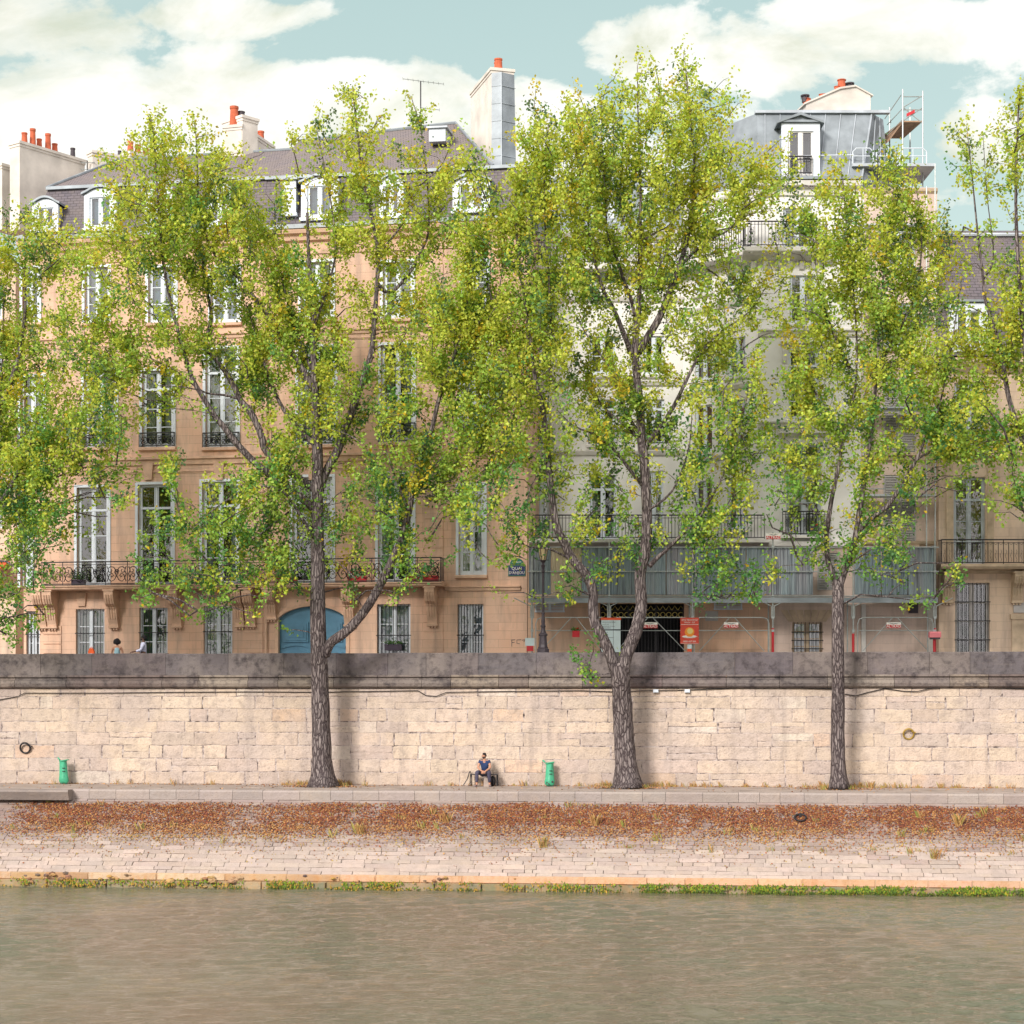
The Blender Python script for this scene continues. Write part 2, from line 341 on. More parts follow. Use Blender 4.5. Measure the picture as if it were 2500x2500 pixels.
col=g.mix(mask,base,g.mix(front,ccol_away,ccol))
bg=g.n('ShaderNodeBackground'); bg.inputs[1].default_value=.1; g.l(col,bg.inputs[0]); o=g.n('ShaderNodeOutputWorld'); g.l(bg.outputs[0],o.inputs[0])
scn.view_settings.view_transform='Standard'; scn.view_settings.look='None'; scn.view_settings.exposure=EXPO; scn.view_settings.gamma=1
# ---------------- river side ----------------
WA=math.atan(-WT)
X0,Y0=onwall(1250); wc=math.cos(WA)
def wroot(name,**k): return empty(name,(X0,Y0,0),WA,**k)
def wx(px,off=0):                        # local x on the quay wall frame for a pixel column; off = metres in front of the face
    k=kx(px); # solve world point on line offset
    # local (x,-off): world = (x*c - (-off)*s..)
    c,s=math.cos(WA),math.sin(WA); yl=-off
    # X = x*c - yl*s ; Y = 72 + x*s + yl*c ; X = k*Y
    return (k*(Y0+yl*c)+yl*s-X0)/(c-k*s)
def wD(px,off=0):
    c,s=math.cos(WA),math.sin(WA); x=wx(px,off); return Y0+x*s-off*c
def wz(px,py,off=0): return ZP(py,wD(px,off))
def outline(xa,xb,sa,sb,j):
    pts=[]; nx=max(2,int((xb-xa)/.25)); 
    for i in range(nx): pts.append((xa+(xb-xa)*i/nx,sa))
    pts.append((xb,sa)); pts.append((xb,(sa+sb)/2))
    for i in range(nx): pts.append((xb-(xb-xa)*i/nx,sb))
    pts.append((xa,sb)); pts.append((xa,(sa+sb)/2))
    return [(x+random.uniform(-j,j),s+random.uniform(-j,j)) for x,s in pts]
def one(mb,x,xb,sa,sb,fn,gap,prot,jit,colfn,ri):
    w_=xb-x; o=random.uniform(*prot); gp=gap*random.choice((.5,.8,1,1.7)); ol=outline(x+gp,xb-gp,sa+gp*.6,sb-gp*.6,jit)
    cxm=(x+xb)/2; csm=(sa+sb)/2; b=min(.03,(sb-sa)*.12)
    inn=[(cxm+(p-cxm)*(1-b*2/w_),csm+(q-csm)*(1-b*2/(sb-sa))) for p,q in ol]
    n=len(ol); mb.cc=colfn(cxm,csm,ri)
    mb.add([fn(p,q,-.05) for p,q in ol]+[fn(p,q,o*.6) for p,q in ol]+[fn(p,q,o) for p,q in inn],
      [((i+1)%n,i,i+n,(i+1)%n+n) for i in range(n)]+[((i+1)%n+n,i+n,i+2*n,(i+1)%n+2*n) for i in range(n)]+[tuple(2*n+i for i in range(n-1,-1,-1))])
def blocks(mb,x0,x1,rows,fn,wr,gap,prot,jit,colfn,skip=0):
    for ri,(sa,sb) in enumerate(rows):
        x=x0+random.uniform(-wr[1],0)
        while x<x1:
            w_=random.uniform(*wr); xb=x+w_
            if skip and random.random()<.13 and sb-sa>.4:
                q=(sa+sb)/2+random.uniform(-.06,.06)
                for (ta,tb) in ((sa,q),(q,sb)): one(mb,x,xb,ta,tb,fn,gap,prot,jit,colfn,ri)
            elif True:
                one(mb,x,xb,sa,sb,fn,gap,prot,jit,colfn,ri)
            if 0:
                o=random.uniform(*prot); ol=outline(x+gap,xb-gap,sa+gap*.8,sb-gap*.8,jit)
                cxm=(x+xb)/2; csm=(sa+sb)/2; b=min(.03,(sb-sa)*.12)
                inn=[(cxm+(p-cxm)*(1-b*2/w_),csm+(q-csm)*(1-b*2/(sb-sa))) for p,q in ol]
                n=len(ol); mb.cc=colfn(cxm,csm,ri)
                mb.add([fn(p,q,-.05) for p,q in ol]+[fn(p,q,o*.6) for p,q in ol]+[fn(p,q,o) for p,q in inn],
                  [((i+1)%n,i,i+n,(i+1)%n+n) for i in range(n)]+[((i+1)%n+n,i+n,i+2*n,(i+1)%n+2*n) for i in range(n)]+[tuple(2*n+i for i in range(n-1,-1,-1))][:1])
            x=xb
XL,XR=-30,30
def jc(c,v=.08,h=.03):
    k=1+random.uniform(-v,v); return (max(0,c[0]*k+random.uniform(-h,h)*.5),max(0,c[1]*k),max(0,c[2]*k+random.uniform(-h,h)*.5),1)
qw=wroot('quay_wall',label='long pale stone quay wall with dark weathered parapet running behind the towpath',cat='wall')
mb=MB(); mb.box(XL,XR,0,.55,-.6,3.72); mb.build('mortar_core',M['mortar'],qw)
mb=MB(); mb.cc=(1,1,1,1)
rows=[];z=0
for h in (.5,.5,.52,.5,.42,.5,.47,.31): rows.append((z,z+h)); z+=h
def wallcol(x,s,ri):
    px_=1250+x*64; left=px_<1000
    r=random.random()
    base=(.64,.52,.415) if r<.68 else ((.66,.49,.36) if r<.74 else ((.57,.465,.395) if r<.95 else (.67,.58,.49)))
    if ri==0: base=tuple(a*.9 for a in base)
    return jc(base,.07,.02)
blocks(mb,XL,XR,rows,lambda x,s,o:(x,-o,s),(.5,2.1),.02,(.003,.026),.022,wallcol,1)
mb.build('masonry',M['wallstone'],qw)
# cornice under the parapet (rounded roll), built of long stones
mb=MB(); x=XL
while x<XR:
    w_=random.uniform(1.0,2.6); r=random.random(); mb.cc=jc((.29,.24,.2) if r<.35 else ((.19,.155,.145) if r<.85 else (.44,.36,.27)),.12,.02)
    j=random.uniform(-.012,.012)
    mb.prismx([(.3,3.72),(-.10+j,3.74),(-.2+j,3.80),(-.24+j,3.92),(-.2+j,4.03),(-.08,4.07),(-.08,4.14),(-.17,4.17),(-.17,4.24),(.3,4.24)],x+.008,x+w_-.008); x+=w_
mb.build('cornice',M['dadostone'],qw)
mb=MB(); x=XL
while x<XR:
    w_=random.uniform(1.3,3.0); r=random.random(); mb.cc=jc((.155,.135,.145) if r<.7 else ((.20,.17,.165) if r<.93 else (.29,.25,.2)),.1,.012)
    j=random.uniform(-.008,.008); t=random.uniform(-.012,.006)
    mb.prismx([(.42,4.24),(-.06+j,4.24),(-.06+j,5.06+t),(-.03+j,5.09+t),(.40,5.10+t),(.42,5.07+t)],x+.006,x+w_-.006); x+=w_
mb.build('parapet',M['dadostone'],qw)
# walkway slab + kerb
mb=MB(); mb.box(-60,60,-4.2,.0,-.5,0.0); o=mb.build('towpath',M['walk'],None,(X0,Y0,0),rz=WA); tag(o,kind='structure')
mb=MB(); x=-60; mb.cc=(1,1,1,1)
while x<60:
    w_=random.uniform(.7,1.5); mb.cc=jc((.36,.31,.285),.1,.02); t=random.uniform(-.006,.01)
    mb.prismx([(-4.2,-.35),(-4.6,-.33),(-4.62,-.05+t),(-4.58,.012+t),(-4.2,.016+t)],x+.006,x+w_-.006); x+=w_
o=mb.build('kerb',M['bankstone'],None,(X0,Y0,0),rz=WA); tag(o,kind='structure')
# sloping bank
S0=Vector((-4.5,-.29)); S1=Vector((-7.85,-2.72)); SL=(S1-S0).length; sdn=(S1-S0)/SL; snn=Vector((sdn[1],-sdn[0]))
if snn[1]<0: snn=-snn
def bankfn(x,s,o): p=S0+sdn*s+snn*o; return (x,p[0],p[1])
mb=MB(); mb.cc=(.2,.17,.15,1); mb.prismx([(-4.3,-.29),(S0[0],S0[1]-.03),(S1[0],S1[1]-.03),(-7.85,-5),(-4.3,-5)],-60,60)
rows=[];s=0
while s<SL: h=random.uniform(.17,.24); rows.append((s,min(s+h,SL))); s+=h
def bankcol(x,s,ri):
    f=s/SL; up=(.29,.225,.205); lo=(.46,.375,.325)
    if .05<f<.5 and random.random()<.85: up=(.245,.175,.15)
    k=min(1,max(0,(f-.52+random.uniform(-.12,.12))/.25)); c=tuple(a*(1-k)+b*k for a,b in zip(up,lo))
    return jc(c,.12,.02)
blocks(mb,-32,32,rows,bankfn,(.25,1.2),.009,(-.006,.026),.010,bankcol)
o=mb.build('river_bank',M['bankstone'],None,(X0,Y0,0),rz=WA); tag(o,kind='structure')
# toe stones
mb=MB(); mb.cc=(1,1,1,1)
def toefn(x,s,o): return (x,-7.87-o-.12*s,-2.70-s)
blocks(mb,-32,32,[(0,.25)],toefn,(1.2,2.6),.004,(.1,.14),.004,lambda x,s,ri: jc((.60,.37,.24) if x>-6 else random.choice([(.52,.33,.2),(.4,.26,.15),(.55,.42,.3)]),.14,.04))
blocks(mb,-32,32,[(.25,.75)],toefn,(1.2,2.6),.004,(.16,.2),.01,lambda x,s,ri: jc((.2,.19,.12),.15,.03))
mb.cc=(.5,.36,.24,1); mb.box(-60,60,-7.97,-7.8,-5,-2.71)
for i in range(70):
    px_=random.choice([random.uniform(60,620),random.uniform(60,1300)]); r=random.uniform(.03,.08)*(1.3 if px_<600 else .8); mb.cc=jc(random.choice([(.25,.13,.08),(.35,.22,.1),(.12,.09,.08),(.42,.28,.1)]),.2,.03)
    mb.ball((wx(px_,8.0),-8.02-random.uniform(-.1,.15),random.uniform(-3.15,-2.72)),r*1.5,r,r*.8,9,6,.18)
o=mb.build('bank_toe',M['toestone'],None,(X0,Y0,0),rz=WA); tag(o,kind='structure')
# algae fringe
V=[];Fc=[];C=[]
def card(V,Fc,C,c,n,u,sz,sy,col):
    n=n.normalized(); a=u-n*u.dot(n); a.normalize(); b=n.cross(a)
    k=len(V); V+= [tuple(c-a*sz*.5),tuple(c+b*sy*.5),tuple(c+a*sz*.5+n*sz*.1),tuple(c-b*sy*.5)]; Fc.append((k,k+1,k+2,k+3)); C+=[col]*4
for i in range(17000):
    px_=random.uniform(-50,2550); f=random.random()
    dens=.95 if px_>1560 else (.55 if 600<px_<1150 else .35)
    dens*= .6+.6*math.sin(px_*.011)*math.sin(px_*.037+1)+.2
    if random.random()>dens or mn.noise(Vector((px_*.012,f*1.5,2)))+.35*mn.noise(Vector((px_*.05,1,2)))<(-.25 if px_>1560 else -.14): continue
    z=-2.93-.30*f+random.gauss(0,.035); x=wx(px_,8.1)+0; y=-8.09-.16*f-random.uniform(0,.06)
    hot=random.random()
    col=(.17,.26,.02) if hot<.5 else ((.08,.15,.02) if hot<.8 else (.34,.27,.03))
    if f>.62: col=tuple(a*.45 for a in col)
    if px_<1500 and hot>.6: col=(.42,.25,.04)
    k=random.uniform(.7,1.25); card(V,Fc,C,Vector((x,y,z)),Vector((random.gauss(0,.5),-1,random.gauss(.4,.4))),Vector((random.gauss(0,.4),0,-1)),random.uniform(.05,.13),random.uniform(.03,.07),tuple(a*k for a in col)+(1,))
o=mesh_obj('algae',V,Fc,M['algae'],None,(X0,Y0,0),C,rz=WA); tag(o,'green and yellow algae along the waterline of the bank','algae',kind='stuff')
# leaf litter
V=[];Fc=[];C=[]

pal=[(.24,.075,.04),(.36,.13,.05),(.22,.07,.04),(.42,.20,.07),(.16,.06,.04),(.5,.27,.10),(.30,.10,.06)]
def lit(p,nrm,sz,col):
    card(V,Fc,C,p,Vector((nrm[0]+random.gauss(0,.35),nrm[1]+random.gauss(0,.35),nrm[2]+random.gauss(0,.35))),Vector((random.gauss(0,1),random.gauss(0,1),random.gauss(0,1))),sz,sz*.8,col+(1,))
n_=0
while n_<105000:
    x=random.uniform(-24,23); f=random.random()
    nz=mn.noise(Vector((x*.5,f*3,3)))+.5*mn.noise(Vector((x*2.2,f*7,1)))
    t_=.05+.06*mn.noise(Vector((x*.3,0,7)))
    band=math.exp(-((f-.26)/.20)**2) if f>.25 else max(0,min(1,(f-t_)/.07))
    if x<-16.5: band*=max(0,1-(-16.5-x)/1.5)
    tail=.05*max(0,1-(f-.4)/.5) if f>.35 else 0
    if random.random()> max(0,band*(.92+nz*1.1))+tail: 
        n_+=.25; continue
    p=bankfn(x,f*SL,random.uniform(.012,.05)); c=random.choice(pal); k=random.uniform(.7,1.3)
    if f>.36 and random.random()<.35: c=(.5,.28,.11)
    if f>.5 : c=random.choice([(.5,.28,.11),(.45,.32,.1),(.36,.13,.05)])
    lit(Vector(p),(0,snn[0],snn[1]),random.uniform(.035,.085),tuple(a*k*.78 for a in c)); n_+=1
for i in range(2600):
    q=random.random()
    if q<.5: tx=random.choice([wx(785,1.6),wx(1530,1.6),wx(2047,1.6)]); x=random.gauss(tx,.9); y=random.gauss(-1.4,.35)
    else: x=random.uniform(-24,23); y=-abs(random.gauss(0,.12))-.03 if q<.85 else random.uniform(-4,0)
    c=random.choice([(.5,.28,.13),(.4,.2,.08),(.3,.12,.05)]); lit(Vector((x,min(-.04,y),.015)),(0,0,1),random.uniform(.05,.1),c)
o=mesh_obj('fallen_leaves',V,Fc,M['litter'],None,(X0,Y0,0),C,rz=WA); tag(o,'rust brown fallen leaves lying in a band on the sloping stone bank','fallen leaves',kind='stuff')
# dry grass tufts
V=[];Fc=[];C=[]
def tuft(x,y,z,n,h,cols):
    for i in range(n):
        a=random.uniform(0,6.28); l=random.uniform(.4,1)*h; bx=x+random.gauss(0,.07); by=y+random.gauss(0,.04); dx=math.cos(a)*l*.45; dy=math.sin(a)*l*.45
        k=len(V); c=random.choice(cols)+(1,); V.extend([(bx-.008,by,z),(bx+.008,by,z),(bx+dx*.5+.006,by+dy*.5,z+l*.7),(bx+dx,by+dy,z+l)]); Fc.append((k,k+1,k+2,k+3)); C.extend([c]*4)
dry=[(.45,.25,.09),(.5,.32,.13),(.35,.18,.08),(.3,.27,.07)]; grn=[(.2,.25,.05),(.3,.3,.08)]
for i in range(150):
    px_=random.choice([random.gauss(785,55),random.gauss(1560,70),random.gauss(2060,70),random.uniform(1400,2500),random.uniform(0,2500)]); tuft(wx(px_,.15),random.uniform(-.25,-.05) ,0,14,random.uniform(.08,.3),dry)
for bx_ in (785,1530,2047):
    for i in range(9): tuft(wx(bx_,1.6)+random.gauss(0,.5),-1.5+random.gauss(0,.25),0,14,.2,dry+grn)
for i in range(70):
    x=random.uniform(-20,20); s=random.uniform(.3,2.8); p=bankfn(x,s,.0); tuft(p[0],p[1],p[2],12,random.uniform(.12,.4),dry+grn)
for px_,py_ in ((1330,2070),(1452,2015),(2275,2090),(2345,2010),(1085,2010),(880,2040)):
    f=(py_-1950)/190*SL; p=bankfn(wx(px_,6),f,.0); tuft(p[0],p[1],p[2],40,.5,dry)
o=mesh_obj('dry_grass',V,Fc,M['litter'],None,(X0,Y0,0),C,rz=WA); tag(o,'dry grass tufts growing at the wall foot and in the bank joints','grass',kind='stuff')
# stone pier at the left end of the bank
mb=MB(); xa,xb=-32,wx(110,5); mb.cc=(.24,.205,.19,1)
mb.prismx([(-4.62,-.36),(-5.0,-.36),(-5.15,-.06),(-5.1,.02),(-4.62,.02)],xa,xb+.9)
for i in range(7):
    za=-.36-i*.36; ex=.0
    yy0=-4.42-(i*.49); mb.cc=jc((.28,.23,.19),.2,.03)
    x=xa
    while x<xb-i*.42:
        w_=random.uniform(.35,.8); mb.cc=jc((.24,.19,.165),.2,.03); xe=min(x+w_,xb-i*.42); mb.prismx([(-4.4,za-.36),(yy0-.44,za-.355),(yy0-.04,za-.01),(-4.4,za)],x+.005,xe-.005); x+=w_
o=mb.build('bank_corner',M['bankstone'],None,(X0,Y0,0),rz=WA); tag(o,kind='structure')
# water, ground, street
def plane(name,x0,x1,y0,y1,z,mat):
    o=mesh_obj(name,[(x0,y0,z),(x1,y0,z),(x1,y1,z),(x0,y1,z)],[(0,1,2,3)],mat); return tag(o,kind='structure')
WZ=-3.19
# river: rippled sheet near the bank, flat sheets around it
xs=np.arange(-27,27.01,.14); ys=np.arange(30,69.01,.10); GX_,GY_=np.meshgrid(xs,ys); Z=np.zeros_like(GX_)
r2=np.random.default_rng(5)
env=.75+.35*np.sin(GX_*.21+GY_*.13+1)+.25*np.sin(GX_*.09-GY_*.31)
for i in range(80):
    Lw=.5*(1.5/.5)**r2.random(); th=r2.normal(PI/2+.1,.42); kk=2*PI/Lw; A_=.0036*Lw**.9; ph=r2.uniform(0,6.28)
    q=np.sin(kk*(np.cos(th)*GX_+np.sin(th)*GY_)+ph+.8*np.sin(.35*GX_+i)+.6*np.sin(.27*GY_+i*2)); Z+=A_*(q+.35*q*q-.17)*env
edge=np.clip(np.minimum.reduce([GX_+27,27-GX_,GY_-30])/2,0,1); Z*=edge
nx_,ny_=len(xs),len(ys); Vw=np.stack([GX_,GY_,Z+WZ],-1).reshape(-1,3)
idx=np.arange(nx_*ny_).reshape(ny_,nx_); Fw=np.stack([idx[:-1,:-1],idx[:-1,1:],idx[1:,1:],idx[1:,:-1]],-1).reshape(-1,4)
nv=len(Vw); Vw=np.concatenate([Vw,np.array([(-400,-150,WZ),(400,-150,WZ),(400,30,WZ),(-400,30,WZ),(-27,30,WZ),(27,30,WZ),(27,69,WZ),(-27,69,WZ),(400,69,WZ),(-400,69,WZ),(-400,110,WZ),(-27,110,WZ)])])
FL=Fw.tolist()+[[nv,nv+1,nv+2,nv+3],[nv+3,nv+4,nv+7,nv+9],[nv+5,nv+2,nv+8,nv+6],[nv+9,nv+7,nv+11,nv+10]]
me=bpy.data.meshes.new('river'); me.vertices.add(len(Vw)); me.vertices.foreach_set('co',Vw.astype(np.float32).ravel()); nf=len(FL); me.loops.add(4*nf); me.polygons.add(nf)
me.loops.foreach_set('vertex_index',np.array(FL,dtype=np.int32).ravel()); me.polygons.foreach_set('loop_start',np.arange(0,4*nf,4,dtype=np.int32)); me.polygons.foreach_set('loop_total',np.full(nf,4,dtype=np.int32)); me.polygons.foreach_set('use_smooth',[True]*nf); me.update(calc_edges=True); me.materials.append(M['water'])
o=bpy.data.objects.new('river',me); COL.objects.link(o); tag(o,kind='structure')
# street behind the parapet: built in the wall frame
def wplane(name,x0,x1,y0,y1,z,mat):
    o=mesh_obj(name,[(x0,y0,z),(x1,y0,z),(x1,y1,z),(x0,y1,z)],[(0,1,2,3)],mat,None,(X0,Y0,0),rz=WA); return tag(o,kind='structure')
wplane('ground',-400,400,9,1500,3.9,M['earth'])
wplane('street',-400,400,.3,9.5,4.0,M['asphalt'])
mb=MB(); mb.box(-400,400,.42,1.9,3.5,4.12); o=mb.build('pavement',M['pave'],None,(X0,Y0,0),rz=WA); tag(o,kind='structure')
mb=MB(); mb.box(-400,400,5.2,16,3.5,4.1); o=mb.build('house_pavement',M['pave'],None,(X0,Y0,0),rz=WA); tag(o,kind='structure')
# cable
mb=MB(); pts=[]
for px_,py_ in ((-20,1712),(45,1700),(60,1692),(250,1692),(420,1690),(600,1689),(780,1690),(1020,1686),(1040,1698),(1065,1700),(1090,1690),(1230,1688),(1420,1686),(1500,1689),(1590,1686),(1690,1684),(1800,1680),(1950,1680),(2030,1682),(2060,1694),(2090,1699),(2120,1690),(2160,1681),(2210,1688),(2240,1688),(2270,1681),(2330,1677),(2520,1682)):
    pts.append((wx(px_,.07),-.07,wz(px_,py_,.07)))
fine=[]
for i in range(len(pts)-1):
    for k in range(4): fine.append(tuple(Vector(pts[i]).lerp(Vector(pts[i+1]),k/4)))
mb.tube(fine+[pts[-1]],.016,6); o=mb.build('cable',M['cable'],None,(X0,Y0,0),rz=WA); tag(o,'black cable sagging along the quay wall just under the parapet cornice','cable')
for i,px_ in enumerate((1601,1678)):
    mb=MB(); x=wx(px_,.1); z=wz(px_,1687,.1); mb.box(x-.1,x+.1,-.14,-.03,z-.06,z+.06); mb.box(x-.085,x+.085,-.155,-.14,z-.045,z+.045)
    o=mb.build('junction_box',M['white'],None,(X0,Y0,0),rz=WA); tag(o,('small white junction box on the cable, the one nearer the twin-stemmed tree','small white junction box on the cable, the one farther right from the twin-stemmed tree')[i],'junction box','junction boxes on the wall cable')
# mooring rings
def ring(px_,py_,mat,label,off=.06,flat=False,r=.2):
    x=wx(px_,off); z=wz(px_,py_,off); e=empty('mooring_ring',(X0,Y0,0),WA,label,'mooring ring','mooring rings')
    e2=e
    mb=MB(); pts=[]
    for k in range(25):
        th=2*PI*k/24; pts.append((x+r*math.sin(th),-off-(.03 if not flat else 0)-(.05*math.cos(th)),z+r*math.cos(th)))
    mb.tube(pts,.035,8,caps=False); mb.build('ring',mat,e,smooth=True)
    mb=MB(); mb.tube([(x+r*.55,-off+.1,z+r*.75),(x+r*.7,-off-.1,z+r*.45),(x+r*1.25,-off-.09,z+r*.3),(x+r*1.2,-off+.1,z+r*.3)],.03,6); mb.build('staple',mat,e)
ring(62,1826,M['iron'],'black iron mooring ring on the quay wall above the leftmost green bin')
ring(2218,1792,M['brass'],'rusty yellow mooring ring on the quay wall right of the slim tree',r=.19)
p=bankfn(wx(1955,5.6),1.02,.05); mb=MB(); e=empty('mooring_ring',(X0,Y0,0),WA,'dark iron mooring ring lying on the leaf-covered sloping bank','mooring ring','mooring rings')
mb.tube([(p[0]+.2*math.cos(t*PI/10),p[1]-.16*math.sin(t*PI/10),p[2]-.11*math.sin(t*PI/10)+.05) for t in range(21)],.03,6,caps=False); mb.build('ring',M['iron'],e); mb=MB(); mb.box(p[0]-.05,p[0]+.05,p[1]+.1,p[1]+.2,p[2],p[2]+.18); mb.build('staple',M['iron'],e)

scn.cycles.sample_clamp_indirect=4; scn.cycles.sample_clamp_direct=8; scn.cycles.max_bounces=5; scn.cycles.diffuse_bounces=3; scn.cycles.glossy_bounces=3; scn.cycles.transmission_bounces=3; scn.cycles.transparent_max_bounces=6; scn.cycles.caustics_reflective=False; scn.cycles.caustics_refractive=False
# ---------------- facades ----------------
ZB=4.05
class Fac:
    def __init__(s,name,px0,D0,t,label,cat='building',zb=ZB):
        s.t=t; s.px0=px0; s.x0=kx(px0)*D0; s.y0=D0; s.a=math.atan(-t); s.c=math.cos(s.a); s.s=math.sin(s.a); s.zb=zb
        s.root=empty(name,(s.x0,s.y0,zb),s.a,label,cat)
    def u(s,px,off=0):                   # off>0 goes into the building
        k=kx(px); yl=off
        # X=x0+u*c-yl*s ; Y=y0+u*s+yl*c
        return (k*(s.y0+yl*s.c)-s.x0+yl*s.s)/(s.c-k*s.s)
    def D(s,px,off=0): return s.y0+s.u(px,off)*s.s+off*s.c
    def z(s,py,px,off=0): return ZP(py,s.D(px,off))-s.zb
def wall_holes(mb,x0,x1,z0,z1,holes,y=0,rev=.28):
    xs=sorted({x0,x1}|{h[0] for h in holes}|{h[1] for h in holes}); zs=sorted({z0,z1}|{h[2] for h in holes}|{h[3] for h in holes})
    xs=[a for a in xs if x0<=a<=x1]; zs=[a for a in zs if z0<=a<=z1]
    for i in range(len(xs)-1):
        for j in range(len(zs)-1):
            cx_=(xs[i]+xs[i+1])/2; cz_=(zs[j]+zs[j+1])/2
            if any(h[0]<cx_<h[1] and h[2]<cz_<h[3] for h in holes): continue
            mb.add([(xs[i],y,zs[j]),(xs[i+1],y,zs[j]),(xs[i+1],y,zs[j+1]),(xs[i],y,zs[j+1])],[(0,1,2,3)])
    for h in holes:
        a,b,c,d=h[:4]
        mb.add([(a,y,c),(a,y+rev,c),(a,y+rev,d),(a,y,d)],[(3,2,1,0)]); mb.add([(b,y,c),(b,y+rev,c),(b,y+rev,d),(b,y,d)],[(0,1,2,3)])
        mb.add([(a,y,d),(b,y,d),(b,y+rev,d),(a,y+rev,d)],[(0,1,2,3)]); mb.add([(a,y,c),(b,y,c),(b,y+rev,c),(a,y+rev,c)],[(3,2,1,0)])
def curtain_mesh(x0,x1,z0,z1,y,gap=0):
    mb=MB(); n=28
    def strip(a,b):
        m=max(6,int(n*(b-a)/(x1-x0))); v=[];f=[]
        for i in range(m+1):
            x=a+(b-a)*i/m; d=.025*math.sin(i*2.1)+.012*math.sin(i*.9)
            v+=[(x,y+d,z0),(x,y+d,z1)]
        f=[(2*i,2*i+2,2*i+3,2*i+1) for i in range(m)]; mb.add(v,f)
    if gap<=0: strip(x0,x1)
    else:
        w_=(x1-x0)*(1-gap)/2; strip(x0,x0+w_); strip(x1-w_,x1)
    return mb
def window(root,x0,x1,z0,z1,y=.14,transom=None,rows=2,fr='white',curt='curt_grey',cgap=0,sill=True,rev=.28,bars=0,barcross=(.5,),arch=0,surround=None,fw=.07,shut=None,sillmat='peach_trim',name='window',nobox=False):
    w_=x1-x0; mb=MB(); W=fw
    # outer frame
    mb.box(x0,x0+W,y,y+.09,z0,z1); mb.box(x1-W,x1,y,y+.09,z0,z1); mb.box(x0+W,x1-W,y,y+.09,z1-W,z1); mb.box(x0+W,x1-W,y,y+.09,z0,z0+W)
    zt=z1-W
    if transom:
        zt=z0+(z1-z0)*transom; mb.box(x0+W,x1-W,y-.025,y+.088,zt-.05,zt+.05)
        xm=(x0+x1)/2; mb.box(xm-.045,xm+.045,y+.01,y+.085,zt+.05,z1-W); 
    xm=(x0+x1)/2; zb=zt-(.05 if transom else 0)
    mb.box(xm-.06,xm+.06,y-.015,y+.085,z0+W,zb)
    for a,b in ((x0+W,xm-.06),(xm+.06,x1-W)):
        mb.box(a,a+.045,y+.012,y+.08,z0+W,zb); mb.box(b-.045,b,y+.012,y+.08,z0+W,zb)
        mb.box(a+.045,b-.045,y+.012,y+.08,z0+W,z0+W+.09)
        for r in range(1,rows):
            zz=z0+W+(zb-z0-W)*r/rows; mb.box(a+.045,b-.045,y+.02,y+.075,zz-.018,zz+.018)
        if transom: mb.box(a,a+.04,y+.012,y+.08,zt+.05,z1-W); mb.box(b-.04,b,y+.012,y+.08,zt+.05,z1-W)
    f=mb.build(name,M[fr],root)
    mb=MB(); mb.add([(x0+W,y+.05,z0+W),(x1-W,y+.05,z0+W),(x1-W,y+.05,z1-W),(x0+W,y+.05,z1-W)],[(0,1,2,3)]); mb.build('pane',M['glass'],f)
    if curt!='dark' : curtain_mesh(x0+W*.5,x1-W*.5,z0,z1,y+.2,cgap).build('curtain',M[curt],f)
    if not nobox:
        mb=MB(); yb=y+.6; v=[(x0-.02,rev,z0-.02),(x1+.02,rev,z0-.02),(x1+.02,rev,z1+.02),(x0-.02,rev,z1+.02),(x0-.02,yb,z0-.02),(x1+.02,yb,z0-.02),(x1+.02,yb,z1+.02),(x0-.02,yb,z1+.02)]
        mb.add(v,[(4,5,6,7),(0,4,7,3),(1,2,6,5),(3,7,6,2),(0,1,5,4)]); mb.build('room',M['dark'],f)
    if sill:
        mb=MB(); mb.prismx([(-.16,z0-.13),(-.16,z0-.03),(-.12,z0),(y,z0+.012),(y,z0-.16),(-.02,z0-.16)],x0-.14,x1+.14); mb.build('sill',M[sillmat],f)
    if bars:
        mb=MB()
        for i in range(bars):
            x=x0+w_*(i+.5)/bars; mb.tube([(x,-.02,z0),(x,-.02,z1)],.014,5)
        for q in barcross: mb.box(x0-.03,x1+.03,-.035,-.005,z0+(z1-z0)*q-.018,z0+(z1-z0)*q+.018)
        mb.build('window_bars',M['iron'],f)
    if surround:
        mb=MB(); s=.12; mb.box(x0-s,x0-.002,-.05,.03,z0,z1+s); mb.box(x1+.002,x1+s,-.05,.03,z0,z1+s); mb.box(x0-.002,x1+.002,-.05,.03,z1+.002,z1+s); mb.build('window_frame',M[surround],f)
    if shut:
        for a,b in ((x0-.02,xm-.01),(xm+.01,x1+.02)):
            mb=MB(); mb.box(a,a+.05,-.03,.02,z0,z1); mb.box(b-.05,b,-.03,.02,z0,z1); zz=z0
            while zz<z1-.03: mb.add([(a+.05,-.028,zz),(b-.05,-.028,zz),(b-.05,.01,zz+.05),(a+.05,.01,zz+.05)],[(0,1,2,3)]); mb.box(a+.05,b-.05,-.03,-.022,zz-.004,zz+.004); zz+=.07
            mb.build('shutter',M[shut],f)
    return f
def spiral(cx_,cz_,r0,turns,a0,sgn=1,n=14):
    return [(cx_+r0*(1-.8*i/n)*math.cos(a0+sgn*turns*2*PI*i/n),cz_+r0*(1-.8*i/n)*math.sin(a0+sgn*turns*2*PI*i/n)) for i in range(n+1)]
